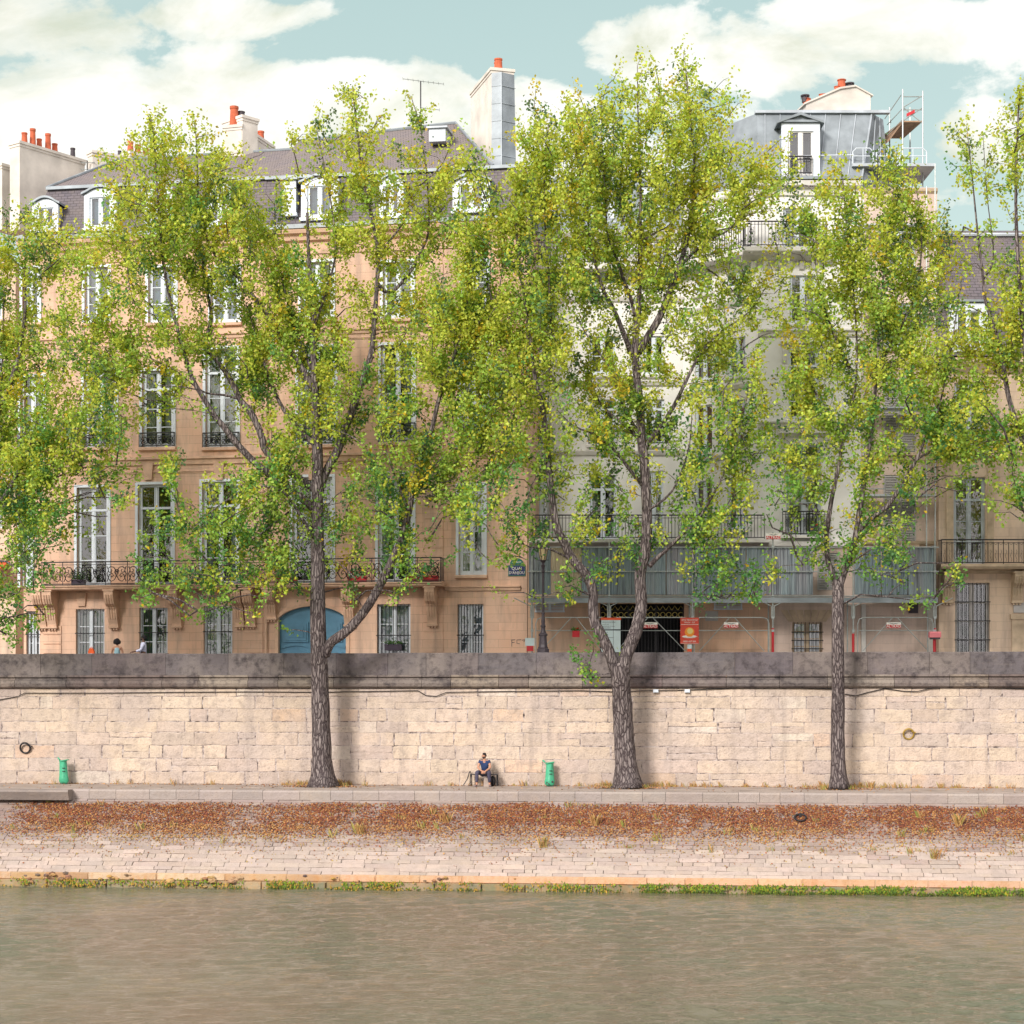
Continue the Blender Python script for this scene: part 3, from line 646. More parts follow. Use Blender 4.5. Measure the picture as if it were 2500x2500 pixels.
def scroll_panel(mb,x0,x1,z0,z1,y,r=.02):
    w_=x1-x0; h=z1-z0; xm=(x0+x1)/2; zm=(z0+z1)/2
    def T(pts,rr=r): mb.tube([(x,y,z) for x,z in pts],rr,4,caps=False)
    for s in (-1,1):
        T([(xm+s*a*w_*.45,zm+b*h*.42) for a,b in ((.0,-.2),(.25,-.75),(.6,-.95),(.9,-.6),(.8,-.1),(.5,.1),(.35,-.2),(.5,-.4),(.62,-.25))])
        T([(xm+s*a*w_*.45,zm+b*h*.42) for a,b in ((.0,.25),(.3,.85),(.65,.95),(.95,.65),(.85,.25),(.6,.2),(.5,.45),(.62,.6))])
        T([(xm+s*a*w_*.45,zm+b*h*.42) for a,b in ((.0,-.2),(.12,.0),(.2,.2),(.1,.4),(0,.25))])
        T([(xm+s*w_*.47,z0+h*.1),(xm+s*w_*.40,z0+h*.3),(xm+s*w_*.47,zm),(xm+s*w_*.40,z0+h*.7),(xm+s*w_*.47,z1-h*.1)])
    T(spiral(xm,zm+h*.12,h*.14,1.4,0))
def railing(root,x0,x1,z0,h,y,style='scroll',mod=1.0,ret=0,mat='iron',name='railing',parentname=None):
    mb=MB(); z1=z0+h
    def run(xa,xb):
        mb.box(xa,xb,y-.03,y+.03,z1-.025,z1+.025); mb.box(xa,xb,y-.014,y+.014,z1-.13,z1-.11) if style!='plain' else None
        mb.box(xa,xb,y-.02,y+.02,z0+.045,z0+.08)
    run(x0,x1)
    n=max(1,round((x1-x0)/mod)); d=(x1-x0)/n
    for i in range(n+1): x=x0+d*i; mb.box(x-.014,x+.014,y-.014,y+.014,z0,z1-.02)
    for i in range(n):
        a=x0+d*i; b=a+d
        if style=='scroll': scroll_panel(mb,a+.03,b-.03,z0+.075,z1-.13,y)
        elif style=='bars':
            k=max(3,int(d/.125))
            for j in range(1,k): x=a+d*j/k; mb.box(x-.011,x+.011,y-.011,y+.011,z0+.075,z1-.02)
            if i%2==0: scroll_panel(mb,a+d*.3,b-d*.3,z0+.1,z1-.13,y,.008)
        elif style=='arch':
            k=max(2,int(d/.2))
            for j in range(1,k): x=a+d*j/k; mb.box(x-.012,x+.012,y-.012,y+.012,z0+.075,z1-.11)
            for j in range(k):
                xa=a+d*j/k; xb=a+d*(j+1)/k; xm=(xa+xb)/2; hh=z1-.11-z0
                mb.tube([(xa+.02,y,z1-.14),(xm,y,z1-.13-.08*hh),(xb-.02,y,z1-.14)],.008,4,caps=False)
                mb.tube([(xm+.03*math.sin(q),y,z0+.1+hh*.55*q/9.4) for q in (0,1.57,3.14,4.71,6.28,7.85,9.4)],.008,4,caps=False)
    if ret:
        for x in (x0,x1):
            mb.box(x-.02,x+.02,y,y+ret,z1-.02,z1+.015); mb.box(x-.012,x+.012,y,y+ret,z0+.05,z0+.075)
            k=int(ret/.13)
            for j in range(1,k): yy_=y+ret*j/k; mb.box(x-.008,x+.008,yy_-.008,yy_+.008,z0+.06,z1)
    return mb.build(name,M[mat],root)
def console(root,x,z1,h,w_=.42,d=.72,mat='peach_trim',y0=0):
    mb=MB(); z0=z1-h
    d*=1.12; pr=[(0,z1),(-d,z1),(-d,z1-.10*h),(-d*.96,z1-.2*h),(-d*.82,z1-.34*h),(-d*.58,z1-.42*h),(-d*.55,z1-.46*h),(-d*.48,z1-.47*h),(-d*.46,z1-.58*h),(-d*.36,z1-.75*h),(-d*.24,z1-.88*h),(-d*.2,z0),(0,z0)]
    mb.prismx([(y0+a,b) for a,b in pr],x-w_/2,x+w_/2)
    mb.box(x-w_/2-.05,x+w_/2+.05,y0-d-.04,y0,z1-.001+0.0,z1+.06)
    for k in (-1,0,1):      # reeding
        pp=[(y0+a-.018,b) for a,b in pr[2:10]]; xx=x+k*w_*.28
        mb.tube([(xx,a,b) for a,b in pp],.028,5)
    mb.box(x-w_/2-.03,x+w_/2+.03,y0-d*.28,y0,z0-.001+.02,z0+.1)
    for k in (-1,0,1): mb.box(x+k*.13-.035,x+k*.13+.035,y0-d*.2,y0,z0-.07,z0+.02)
    return mb.build('console',M[mat],root)
def course(root,x0,x1,prof,mat,name='string_course',ends=True):
    mb=MB(); mb.prismx(prof,x0,x1); return mb.build(name,M[mat],root)
def stack(name,A,B,D1,D2,pybase,th,ztop,pots,label,facemat='chim',cap=True,zinc=False,group='chimney stacks on the roofs',baseD=None):
    # long thin chimney wall from A=(px) at depth D1 to B=(px) at D2
    a=Vector((kx(A)*D1,D1,0)); b=Vector((kx(B)*D2,D2,0)); d=(b-a); L=d.length; ang=math.atan2(d.y,d.x)
    zb=ZP(pybase,min(D1,D2)); e=empty(name,(a.x,a.y,zb),ang,label,'chimney',group)
    h=ztop-zb; s=1 if th>0 else -1; t=abs(th); y0,y1=(0,t) if th>0 else (-t,0)
    mb=MB(); mb.box(0,L,y0,y1,0,h); mb.build('chimney_wall',M[facemat],e)
    mb=MB(); mb.box(-.07,L+.07,y0-.07,y1+.07,h+.001,h+.13); mb.box(-.03,L+.03,y0-.03,y1+.03,h-.12,h-.001); mb.build('cap',M[facemat],e)
    for (f,hh,r,mt) in pots:
        mb=MB(); mb.lathe([(r*.95,0),(r,.05),(r*.82,hh*.85),(r*.95,hh*.88),(r*.95,hh),(r*.7,hh)],f*L,(y0+y1)/2+random.uniform(-.08,.08),h+.131,12)
        mb.build('chimney_pot',M[mt],e,smooth=False)
    return e,L,h,y0,y1
# ================= LEFT HOUSE (peach limestone) =================
L=Fac('limestone_house',640,82,.175,'wide peach limestone townhouse with long iron balcony, blue carriage door and slate mansard roof')
XA,XB=L.u(58),L.u(1287)
zf=lambda py,px=640,off=0: L.z(py,px,off)
z_eave=zf(572,640); zslab=zf(1434,640,-.8)
holes=[]; wins=[]
def LW(pa,pb,ya,yb,**k):
    x0,x1=L.u(pa),L.u(pb); pm=(pa+pb)/2; z0,z1=L.z(yb,pm),L.z(ya,pm)
    holes.append((x0,x1,z0,z1)); wins.append((x0,x1,z0,z1,k))
g0=dict(rows=3,curt='curt_teal',bars=4,barcross=(.52,),sill=False,y=.16)
gy=4.10-ZB
for a,b,ya in ((64,97,1492),(185,255,1487),(340,409,1484),(497,567,1480)): LW(a,b,ya,1600,**g0)
holes[0]=(holes[0][0],holes[0][1],1.1,holes[0][3]); wins[0]=holes[0]+(g0,)
for i in range(4): h=holes[i]; holes[i]=(h[0],h[1],1.0,h[3]); wins[i]=holes[i]+(g0,)
gb=dict(rows=3,curt='curt_grey',bars=9,barcross=(.46,),sill=False,y=.18,fr='white')
for a,b in ((920,1002),(1117,1180)):
    LW(a,b,1475,1600,**gb); h=holes[-1]; holes[-1]=(h[0],h[1],.85,h[3]); wins[-1]=holes[-1]+(gb,)
zf1=zslab+.16
for a,b,ya,c in ((50,78,1200,'dark'),(188,264,1190,'dark'),(337,421,1183,'dark'),(494,580,1176,'curt_grey'),(714,812,1165,'dark'),(923,1008,1158,'curt_grey')):
    LW(a,b,ya,1430,transom=.77,rows=3,curt=c,cgap=.55,sill=False,surround='white',fw=.1); h=holes[-1]; holes[-1]=(h[0],h[1],zf1,h[3]); wins[-1]=holes[-1]+(wins[-1][4],)
LW(1120,1182,1185,1404,transom=.74,rows=3,curt='curt_white' ,cgap=.4,surround='white',fw=.1)
for a,b,ya,c in ((50,107,920,'curt_grey'),(205,283,905,'dark'),(347,423,905,'curt_white'),(502,580,850,'curt_grey'),(728,818,848,'curt_grey'),(930,1010,842,'curt_grey'),(1125,1190,838,'curt_grey')):
    LW(a,b,max(ya,852 if b<700 else ya),1092 if b<700 else (1086 if b<900 else 1080),transom=.76,rows=3,curt=c,cgap=.35,surround='white',fw=.1)
for a,b,c in ((5+50,95,'curt_blue'),(207,265,'curt_white'),(362,428,'curt_blue'),(515,583,'curt_blue'),(735,812,'curt_white'),(935,1008,'curt_white'),(1128,1190,'curt_grey')):
    LW(a,b,653 if b<700 else 640,788 if b<700 else 778,rows=3,curt=c,surround='white',fw=.1)
# carriage door opening
dx0,dx1=L.u(680),L.u(845); dzt=L.z(1480,762); dzs=L.z(1508,762)
holes.append((dx0,dx1,0.02,dzt))
mb=MB(); wall_holes(mb,XA,XB,-.1,z_eave,holes,0,.3)
# arch filling above the door (segmental)
n=12; xm=(dx0+dx1)/2; pts=[]
for i in range(n+1):
    t=-1+2*i/n; pts.append((xm+t*(dx1-dx0)/2,dzs+(dzt-dzs)*(1-t*t)**.8 if abs(t)<1 else dzs))
for i in range(n):
    (a,b),(c,d)=pts[i],pts[i+1]
    mb.add([(a,0,b),(c,0,d),(c,0,dzt),(a,0,dzt)],[(0,1,2,3)]); mb.add([(a,0,b),(c,0,d),(c,.3,d),(a,.3,b)],[(3,2,1,0)])
# other sides and top
mb.add([(XA,0,-.1),(XA,13,-.1),(XA,13,z_eave),(XA,0,z_eave)],[(0,1,2,3)]); mb.add([(XB,0,-.1),(XB,13,-.1),(XB,13,z_eave),(XB,0,z_eave)],[(3,2,1,0)])
mb.add([(XA,13,-.1),(XB,13,-.1),(XB,13,z_eave),(XA,13,z_eave)],[(3,2,1,0)])
mb.build('wall',M['peach'],L.root)
for (a,b,c,d,k) in wins: window(L.root,a,b,c,d,rev=.3,**k)
# door leaves with raised panels
dr=MB(); 
for s in (0,1):
    a=dx0 if s==0 else xm+.012; b=xm-.012 if s==0 else dx1
    n=8; top=[]
    for i in range(n+1):
        x=a+(b-a)*i/n; t=(x-xm)/((dx1-dx0)/2); t=max(-1,min(1,t)); top.append((x,dzs+(dzt-dzs)*(max(0,1-t*t))**.8))
    dr.prism([(a,.02),(b,.02)]+top[::-1],.2,.27)
    m=.2; w_=b-a
    def panel(xa,xb,za,zb,arch=0,arch2=0):
        for k,(ins,yy_) in enumerate(((0,.13),(.08,.10),(.09,.16),(.2,.16),(.21,.08))):
            p=[(xa+ins,za+ins+(arch2*math.sin(PI*j/6) if arch2 else 0)) if 0 else None for j in range(1)]
            bot=[(xa+ins+(xb-xa-2*ins)*j/8,za+ins+arch2*math.sin(PI*j/8)) for j in range(9)]
            tp=[(xb-ins-(xb-xa-2*ins)*j/8,zb-ins+arch*math.sin(PI*j/8)) for j in range(9)]
            dr.prism(bot+tp,yy_,.2-.0005*k)
    hh=dzs
    panel(a+m,b-m,hh*.62,hh*.93); panel(a+m,b-m,.35,hh*.46,arch=.14)
    dr.prism([(a+.08+(w_-.16)*j/8,hh*.52+.12*math.sin(PI*j/8)) for j in range(9)]+[(b-.08-(w_-.16)*j/8,hh*.56+.12*math.sin(PI*j/8)) for j in range(9)],.15,.2)
dr.box(xm-.05,xm+.05,.17,.2,.02,dzt-.1)
dd=dr.build('carriage_door',M['bluedoor'],L.root)
mb=MB(); mb.tube([(xm+.12,.13,1.25),(xm+.12,.10,1.2),(xm+.12,.13,1.1)],.02,6); mb.lathe([(.03,0),(.05,.02),(.02,.05)],xm-.12,.12,1.2); mb.build('handle',M['brass'],dd)
mb=MB(); mb.prism([(pts[0][0]-.16,.0)]+[(a+(-.16 if i==0 else (.16 if i==len(pts)-1 else 0)),b+.14) for i,(a,b) in enumerate(pts)]+[(pts[-1][0]+.16,0),(pts[-1][0]+.002,0)]+[(a,b+.004) for a,b in pts[::-1]]+[(pts[0][0]-.002,0)],-.05,.04) ; mb.build('door_surround',M['peach_trim'],L.root)
# balcony
bx0,bx1=L.u(98,-.85),L.u(1078,-.85)
mb=MB(); mb.prismx([(0,zslab-.02),(-.78,zslab-.02),(-.83,zslab+.03),(-.83,zslab+.08),(-.9,zslab+.11),(-.9,zslab+.16),(0,zslab+.17)],bx0,bx1); bal=mb.build('balcony',M['peach_trim'],L.root)
mb=MB(); mb.box(bx0-.01,bx1+.01,-.91,-.87,zslab+.165,zslab+.19); mb.build('edge_strip',M['iron'],bal)
railing(bal,bx0+.05,bx1-.05,zslab+.17,1.02,-.84,'scroll',1.02,ret=.82)
hz=L.z(1538,640,0); zc=zslab-.02
for px_ in (92,117,268,423,577,604,655,846,1050):
    x=L.u(px_,-.6); console(L.root,x,zc-.06,1.62 if px_ not in(655,) else 1.3)
for px_ in (200,365,520,762,960): # keystones above ground windows
    x=L.u(px_); mb=MB(); mb.prism([(x-.17,L.z(1480,px_)),(x+.17,L.z(1480,px_)),(x+.24,zc-.1),(x-.24,zc-.1)],-.09,.02); mb.build('keystone',M['peach_trim'],L.root)
for px_ in (363,536,765,965,1150): # keystones above first floor
    x=L.u(px_); mb=MB(); mb.prism([(x-.17,L.z(1172,px_)),(x+.17,L.z(1172,px_)),(x+.24,L.z(1130,px_)),(x-.24,L.z(1130,px_))],-.12,.02); mb.build('keystone',M['peach_trim'],L.root)
def Lc(py,h,d,x0=None,x1=None,name='string_course'):
    z=zf(py); course(L.root,XA-.0 if x0 is None else x0,XB if x1 is None else x1,[(.0,z-h),(-d*.4,z-h),(-d*.5,z-h*.4),(-d,z-h*.3),(-d,z),(0,z+.03)],'peach_trim',name)
Lc(1111,.34,.2); Lc(1146,.09,.06); Lc(810,.22,.14); Lc(832,.07,.05)
z=z_eave; course(L.root,XA-.15,XB+.1,[(0,z-.95),(-.06,z-.95),(-.08,z-.75),(-.02,z-.72),(-.05,z-.45),(-.2,z-.38),(-.25,z-.2),(-.42,z-.12),(-.46,z),(-.46,z+.06),(0,z+.1)],'peach_trim','cornice')
course(L.root,XA-.2,XB+.12,[(-.02,z+.1),(-.52,z+.07),(-.55,z+.24),(-.42,z+.25),(-.38,z+.14),(-.02,z+.16)],'zinc_pale','gutter')
z=L.z(1432,1150); course(L.root,bx1-.02,XB-.28,[(0,z-.18),(-.08,z-.18),(-.1,z-.06),(-.16,z-.04),(-.16,z),(0,z+.02)],'peach_trim')
# quoin strips with bosses
for (pa,pb) in ((598,642),(1035,1082)):
    xa,xb=L.u(pa),L.u(pb)
    for za,zb2_ in ((0,zc-.2),(zc+.4,z_eave-1.3)):
        mb=MB(); z=za; mb.box(xa+.04,xb-.04,-.02,.0,za,zb2_+.1)
        while z<zb2_-.4: mb.box(xa,xb,-.045,.0,z+.02,z+.40); z+=.42
        mb.build('quoin',M['peach'],L.root)
for px_ in (66,1244):
    pass
xa,xb=L.u(106),L.u(150); mb=MB(); z=0
while z<2.2: mb.box(xa,xb,-.045,0,z+.02,z+.4); z+=.42
mb.build('quoin',M['peach'],L.root)
# drain pipe, small railings of the second floor windows
mb=MB(); x=L.u(652); mb.tube([(x,-.12,0),(x,-.12,zslab-.1)],.05,8); mb.tube([(x,-.12,zslab+.3),(x,-.12,z_eave-.4)],.05,8)
for zz in (1,2.6,6,8.5,11,13.5): mb.box(x-.08,x+.08,-.16,-.0,zz,zz+.05)
mb.build('drainpipe',M['peach_trim'],L.root)
k=0
for (a,b,c,d,kw) in wins:
    if 7.5<c<10.5 and kw.get('transom'): railing(L.root,a-.1,b+.1,c+.0,.62 if b<L.u(700) else .8,-.11,'scroll',(b-a+.2)/2)
# flower boxes on the balcony
def flowers(label,x,y,z,w_,h,root_loc,ang,boxmat='plantpot',cols=((.05,.13,.03),(.09,.2,.04),(.03,.09,.02)),red=0,n=260,trail=0,grp='potted plants on the balconies'):
    e=empty('potted_plant',root_loc,ang,label,'plant',grp)
    mb=MB(); mb.prismx([(y-.12,z+.26),(y+.12,z+.26),(y+.09,z),(y-.09,z)],x-w_/2,x+w_/2); mb.build('planter',M[boxmat],e)
    V=[];Fc=[];C=[]
    for i in range(n):
        p=Vector((random.uniform(x-w_/2,x+w_/2)*1.0+random.gauss(0,.04),y+random.gauss(0,.1),z+.28+abs(random.gauss(0,h*.45))-(random.random()<trail)*random.uniform(.1,.4)))
        c=random.choice(cols) if random.random()>red else (.6,.03,.02); k=random.uniform(.7,1.3)
        card(V,Fc,C,p,Vector((random.gauss(0,1),-1,random.gauss(.5,.6))),Vector((random.gauss(0,1),0,1)),random.uniform(.05,.1),random.uniform(.03,.06),tuple(q*k for q in c)+(1,))
    mesh_obj('foliage',V,Fc,M['leaf'],e,None,C)
LR=tuple(L.root.location)
for lab,px_,w_,h,rd in (('dark purple planter with a bushy evergreen at the left end of the long iron balcony',191,.6,.45,0),('bushy potted shrub on the long balcony below the clear tall white window',362,.55,.4,0),
    ('dark leafy potted shrub on the long balcony just left of the blue door',497,.6,.5,0),('low window box with trailing plants on the balcony right of the drainpipe trunk',700,.9,.25,.04),
    ('red planter with trailing leaves on the balcony between trunk and slanting limb',872,.8,.2,.1),('wide dark red planter with tall foliage at the right end of the long balcony',1030,1.4,.45,.03)):
    flowers(lab,L.u(px_,-.7),-.66,zslab+.17,w_,h,LR,L.a,trail=.15 if rd else 0,boxmat='red' if rd else 'plantpot',red=rd)
flowers('small flowering plants on the sill behind bars of the wide ground floor window',L.u(961),-.02,L.z(1588,961),.75,.15,LR,L.a,red=.02,n=160)
# ---- roof of the left house
def roofmesh(quads,name,mat,parent):
    mb=MB()
    for q in quads: mb.add(q,[tuple(range(len(q)))])
    return mb.build(name,mat,parent)
ze=z_eave+.12; o1=1.3; o2=6.2
zbL=L.z(468,220,o1); zbR=L.z(424,900,o1); zb_=(zbL+zbR)/2
zb1=L.z(452,300,o1); zb2=L.z(424,900,o1)
xr0=L.u(290,o2); xr1=L.u(620,o2); zr0=L.z(392,290,o2); zr1=L.z(372,600,o2)
XM=L.u(640,.5)
for (name,q,mt) in (('mansard_roof',[[(XA,.0,ze),(XM,.0,ze),(XM,o1,zb1),(XA+.6,o1,zb1)],[(XA,0,ze),(XA+.6,o1,zb1),(XA+.6,11.5,zb1),(XA,13,ze)],[(XM,0,ze),(XB,0,ze),(XB,o1,zb2),(XM,o1,zb2)],[(XM,o1,zb1),(XM,o1,zb2),(XM,11.5,zb2),(XM,11.5,zb1)],[(XB,0,ze),(XB,13,ze),(XB,11.5,zb2),(XB,o1,zb2)],[(XA,13,ze),(XA+.6,11.5,zb1),(XM,11.5,zb1),(XB,11.5,zb2),(XB,13,ze)]],'slate'),
    ('upper_roof',[[(XA+.5,o1-.08,zb1),(XM,o1-.08,zb1),(XM,o2,zr1),(xr0,o2,zr0)],[(XA+.5,o1-.08,zb1),(xr0,o2,zr0),(XA+.5,11.5,zb1)],[(XA+.5,11.5,zb1),(xr0,o2,zr0),(XM,o2,zr1),(XM,11.5,zb1)]],'slate_top')):
    roofmesh(q,name,M[mt],L.root)
xp=L.u(1112,o2); zp0=L.z(350,660,o2); zp=L.z(302,1112,o2); xe=L.u(1205,1.3)
roofmesh([[(XM-.05,o1-.08,zb2),(xe,o1-.08,zb2),(xp,o2,zp),(XM-.05,o2,zp0)],[(xe,o1-.08,zb2),(xe+.1,11.5,zb2),(xp,o2,zp)],[(XM-.05,11.5,zb2),(XM-.05,o2,zp0),(xp,o2,zp),(xe+.1,11.5,zb2)],[(XM-.05,o1-.08,zb2),(XM-.05,o2,zp0),(XM-.05,11.5,zb2)]],'upper_roof',M['slate_top'],L.root)
roofmesh([[(xe-.02,o1-.05,zb2+.02),(XB,o1-.05,zb2+.02),(XB,11.5,zb2+.02),(xe-.02,11.5,zb2+.02)]],'flat_roof',M['zinc'],L.root)
mb=MB(); mb.box(XA+.55,XM-.06,o1-.2,o1-.06,zb1-.09,zb1+.05); mb.box(XM-.06,XB,o1-.2,o1-.06,zb2-.09,zb2+.05); mb.tube([(XA+.55,o1-.1,zb1+.03),(xr0,o2,zr0+.04),(XM,o2,zr1+.04)],.07,6); mb.tube([(XM,o2,zp0+.04),(xp,o2,zp+.04),(xe,o1-.1,zb2+.05)],.08,6); mb.build('roof_flashing',M['zinc'],L.root)
def dormer(Fc_,pxa,pxb,pyt,pyb,arch=True,mat='white',wall='zinc_pale',off=.12,depth=1.5,curt='curt_grey',fr='white',name='dormer',eave=.1):
    x0,x1=Fc_.u(pxa,off),Fc_.u(pxb,off); pm=(pxa+pxb)/2; z0=Fc_.z(pyb,pm,off); z1=Fc_.z(pyt,pm,off); w_=x1-x0; s=w_*.17
    wz1=z1-(.42 if arch else .35)*1; n=10
    top=[(x0+w_*i/n,z1-.02-(.30*( (2*i/n-1)**2) if arch else 0)) for i in range(n+1)]
    mb=MB(); wx0,wx1=x0+s,x1-s
    mb.box(x0,wx0,off,off+.16,z0,wz1); mb.box(wx1,x1,off,off+.16,z0,wz1)
    mb.prism([(x0,wz1),(x1,wz1)]+top[::-1],off,off+.16)
    mb.box(x0-.06,x1+.06,off-.08,off+.16,z0-.14,z0-.001)
    d=mb.build(name,M[mat],Fc_.root)
    mb=MB(); rt=[(a+(-eave if i==0 else (eave if i==n else 0)),b+.03) for i,(a,b) in enumerate(top)]
    mb.prism(rt+[(a,b+.09) for a,b in rt[::-1]],off-.12,off+depth)
    mb.build('dormer_roof',M['zinc'],d)
    mb=MB(); mb.box(x0+.03,x0+.08,off+.161,off+depth,z0-.5,z1-.32); mb.box(x1-.08,x1-.03,off+.161,off+depth,z0-.5,z1-.32); mb.build('cheek',M[wall],d)
    # window in the opening, built flush with local offset
    ee=window(d,wx0,wx1,z0,wz1,y=off+.06,rows=1,fr=fr,curt=curt,sill=False,rev=off+.16,fw=.05)
    return d
for a,b,t_,bt,c in ((10,60,500,575,'curt_grey'),(78,142,484,560,'dark'),(205,284,458,556,'curt_blue'),(352,422,452,550,'curt_grey'),(508,562,448,545,'curt_grey'),(735,825,430,530,'curt_grey'),(925,985,430,525,'curt_white'),(1105,1196,428,512,'curt_white')):
    dormer(L,a if a>60 else 62,b if b>100 else 76,t_,bt,curt=c) if a>60 else None
dormer(L,690,722,440,520,arch=False)
mb=MB(); o_=3.6; x0_,x1_=L.u(1052,o_),L.u(1092,o_); zz=L.z(335,1070,o_); mb.box(x0_,x1_,o_-.4,o_+.8,zz-.3,zz+.28); mb.box(x0_-.1,x1_+.1,o_-.5,o_+.9,zz+.281,zz+.36); mb.build('skylight',M['zinc_pale'],L.root)
# street name plate, hole, vents
e=empty('street_sign',LR,L.a,'navy street name plate with green arched district plate on the peach house corner','sign')
xs=L.u(1262); zs=L.z(1393,1262); 
mb=MB(); mb.box(xs-.34,xs+.34,-.05,-.005,zs-.2,zs+.2); p=mb.build('name_plate',M['navy'],e); mb=MB()
mb.box(xs-.37,xs+.37,-.045,-.006,zs+.201,zs+.23); mb.box(xs-.37,xs+.37,-.045,-.006,zs-.23,zs-.201); mb.box(xs-.37,xs-.341,-.045,-.006,zs-.201,zs+.201); mb.box(xs+.341,xs+.37,-.045,-.006,zs-.201,zs+.201); mb.build('plate_border',M['green_en'],p)
text('QUAI',.18,M['ltext'],p,(xs,-.056,zs+.08)); text("D'ANJOU",.165,M['ltext'],p,(xs,-.056,zs-.1))
mb=MB(); mb.prism([(xs-.3,zs+.26)]+[(xs-.3*math.cos(t*PI/10),zs+.26+.27*math.sin(t*PI/10)) for t in range(1,10)]+[(xs+.3,zs+.26)],-.05,-.005); p=mb.build('district_plate',M['green_en'],e); text('4e Arrt',.13,M['ltext'],p,(xs,-.056,zs+.36))
mb=MB(); x=L.u(1259); z=L.z(1411,1259); mb.lathe([(.04,0),(.045,.01)],0,0,0,10); 
# graffiti tag
mb=MB(); gx,gz=L.u(1262),L.z(1570,1262)
for pts_ in ([(-.22,.12),(-.22,-.15)],[(-.25,.13),(-.08,.14)],[(-.22,.02),(-.1,.03)],[(.18,.14),(.0,.13),(0.0,-.02),(.12,-.03)],[(.22,.12),(.34,.14),(.3,.05)]): mb.tube([(gx+a,-.008,gz+b) for a,b in pts_],.012,4)
mb.build('graffiti',M['ink'],L.root)
# ---- chimneys
e,Lg,h,y0,y1=stack('chimney_stack',48,207,88,91.2,560,.7,ZP(350,88),[(.14,.55,.15,'pot'),(.26,.85,.15,'pot'),(.38,.5,.14,'pot'),(.5,.85,.15,'pot'),(.62,.5,.15,'pot'),(.9,.55,.13,'blackpot')],'long cream chimney stack with five red pots at the far left of the roofs')
stack('chimney_stack',5,56,89,90,560,.6,ZP(405,89),[],'low cream chimney stack without pots at the left edge of the photo')
stack('chimney_stack',226,300,90,91,560,.5,ZP(373,90),[(.97,.3,.1,'blackpot')],'low cream chimney block beside the long stack, capped flat')
stack('chimney_stack',318,380,92,93.2,560,.6,ZP(375,92),[(.15,.55,.16,'pot'),(.45,.5,.16,'pot'),(.8,.45,.16,'pot')],'cream chimney stack with three orange pots half hidden behind the left tree top')
stack('chimney_stack',590,668,88,91.5,470,.9,ZP(310,88),[(.08,.95,.22,'pot'),(.24,.55,.18,'pot'),(.38,.7,.18,'pot'),(.56,.4,.16,'pot'),(.72,.35,.16,'pot'),(.9,.65,.18,'pot')],'cream chimney stack with six red pots between the two halves of the left tree')
stack('chimney_stack',545,592,89,88,470,.9,ZP(303,89),[(.6,.35,.2,'blackpot')],'cream chimney block with a metal cowl behind the tree, left of the six pots')
e,Lg,h,y0,y1=stack('tall_chimney',1200,1150,83.2,86.6,470,-1.0,ZP(172,83.2),[(.12,.55,.2,'pot'),(.2,.5,.2,'pot'),(.52,.45,.18,'pot'),(.86,.4,.18,'pot')],'tall cream party wall chimney clad in grey zinc on its narrow face with red pots')
ang=e.rotation_euler[2]
mb=MB(); mb.prism([(-0.0,0)],0,0) if 0 else None
# zinc cladding of the narrow face: two folded sheets facing the river
mb.add([(-.03,.01,-1.5),(-.30,-.38,-1.5),(-.30,-.36,h-.13),(-.03,.01,h-.13)],[(0,1,2,3)]); mb.add([(-.30,-.38,-1.5),(-.06,-1.16,-1.5),(-.06,-1.03,h-.13),(-.30,-.36,h-.13)],[(0,1,2,3)]); mb.add([(-.06,-1.16,-1.5),(1.6,-1.16,-1.5),(1.2,-1.04,h-.13),(-.06,-1.03,h-.13)],[(0,1,2,3)])
mb.build('zinc_cladding',M['zinc'],e)
mb=MB(); 
for i in range(8):
    zz=h*(i+.1)/7-.8; 
    if zz<h-.3: mb.tube([(-.04,.0,zz),(-.31,-.37,zz),(-.07,-1.08,zz)],.018,4)
mb.tube([(-.31,-.38,-1.5),(-.31,-.36,h-.13)],.022,5); mb.build('seam',M['zinc_pale'],e)
mb=MB(); mb.prism([(Lg,-1.5),(Lg+3.2,-1.5),(Lg+3.2,h-4.6),(Lg+1.2,h-3.2),(Lg,h-3.0)],-1.0,0); mb.prism([(Lg-.05,h-1.9),(Lg+.25,h-2.2),(Lg+.25,h-3.05),(Lg-.05,h-3.05)],-1.0,-.002); mb.build('stepped_base',M['chim'],e)
# aerials
def aerial(px_,pyt,pyb,D,label,els):
    x,y,z=P(px_,pyb,D); h=ZP(pyt,D)-z; e=empty('tv_aerial',(x,y,z),0,label,'aerial','aerials on the roofs')
    mb=MB(); mb.tube([(0,0,0),(0,0,h)],.03,6); mb.build('mast',M['iron'],e); mb=MB()
    for (zz,a,b,tilt) in els:
        mb.tube([(a,0,h*zz-tilt*a*-1),(b,0,h*zz-tilt*b*-1)],.018,5)
        k=int(abs(b-a)/.22)
        for i in range(k+1): q=a+(b-a)*i/max(1,k); mb.tube([(q,-.22,h*zz+tilt*q),(q,.22,h*zz+tilt*q)],.008,4)
    mb.build('antenna',M['galv'],e)
aerial(1027,198,310,90,'tall thin television aerial on the slate roof left of the tall chimney',[(1.0,-.85,1.1,-.13),(.42,0,.9,-.12)])
aerial(213,392,440,90,'small comb shaped aerial beside the long chimney stack',[(.9,-.3,.35,0),(.55,-.3,.35,0)])
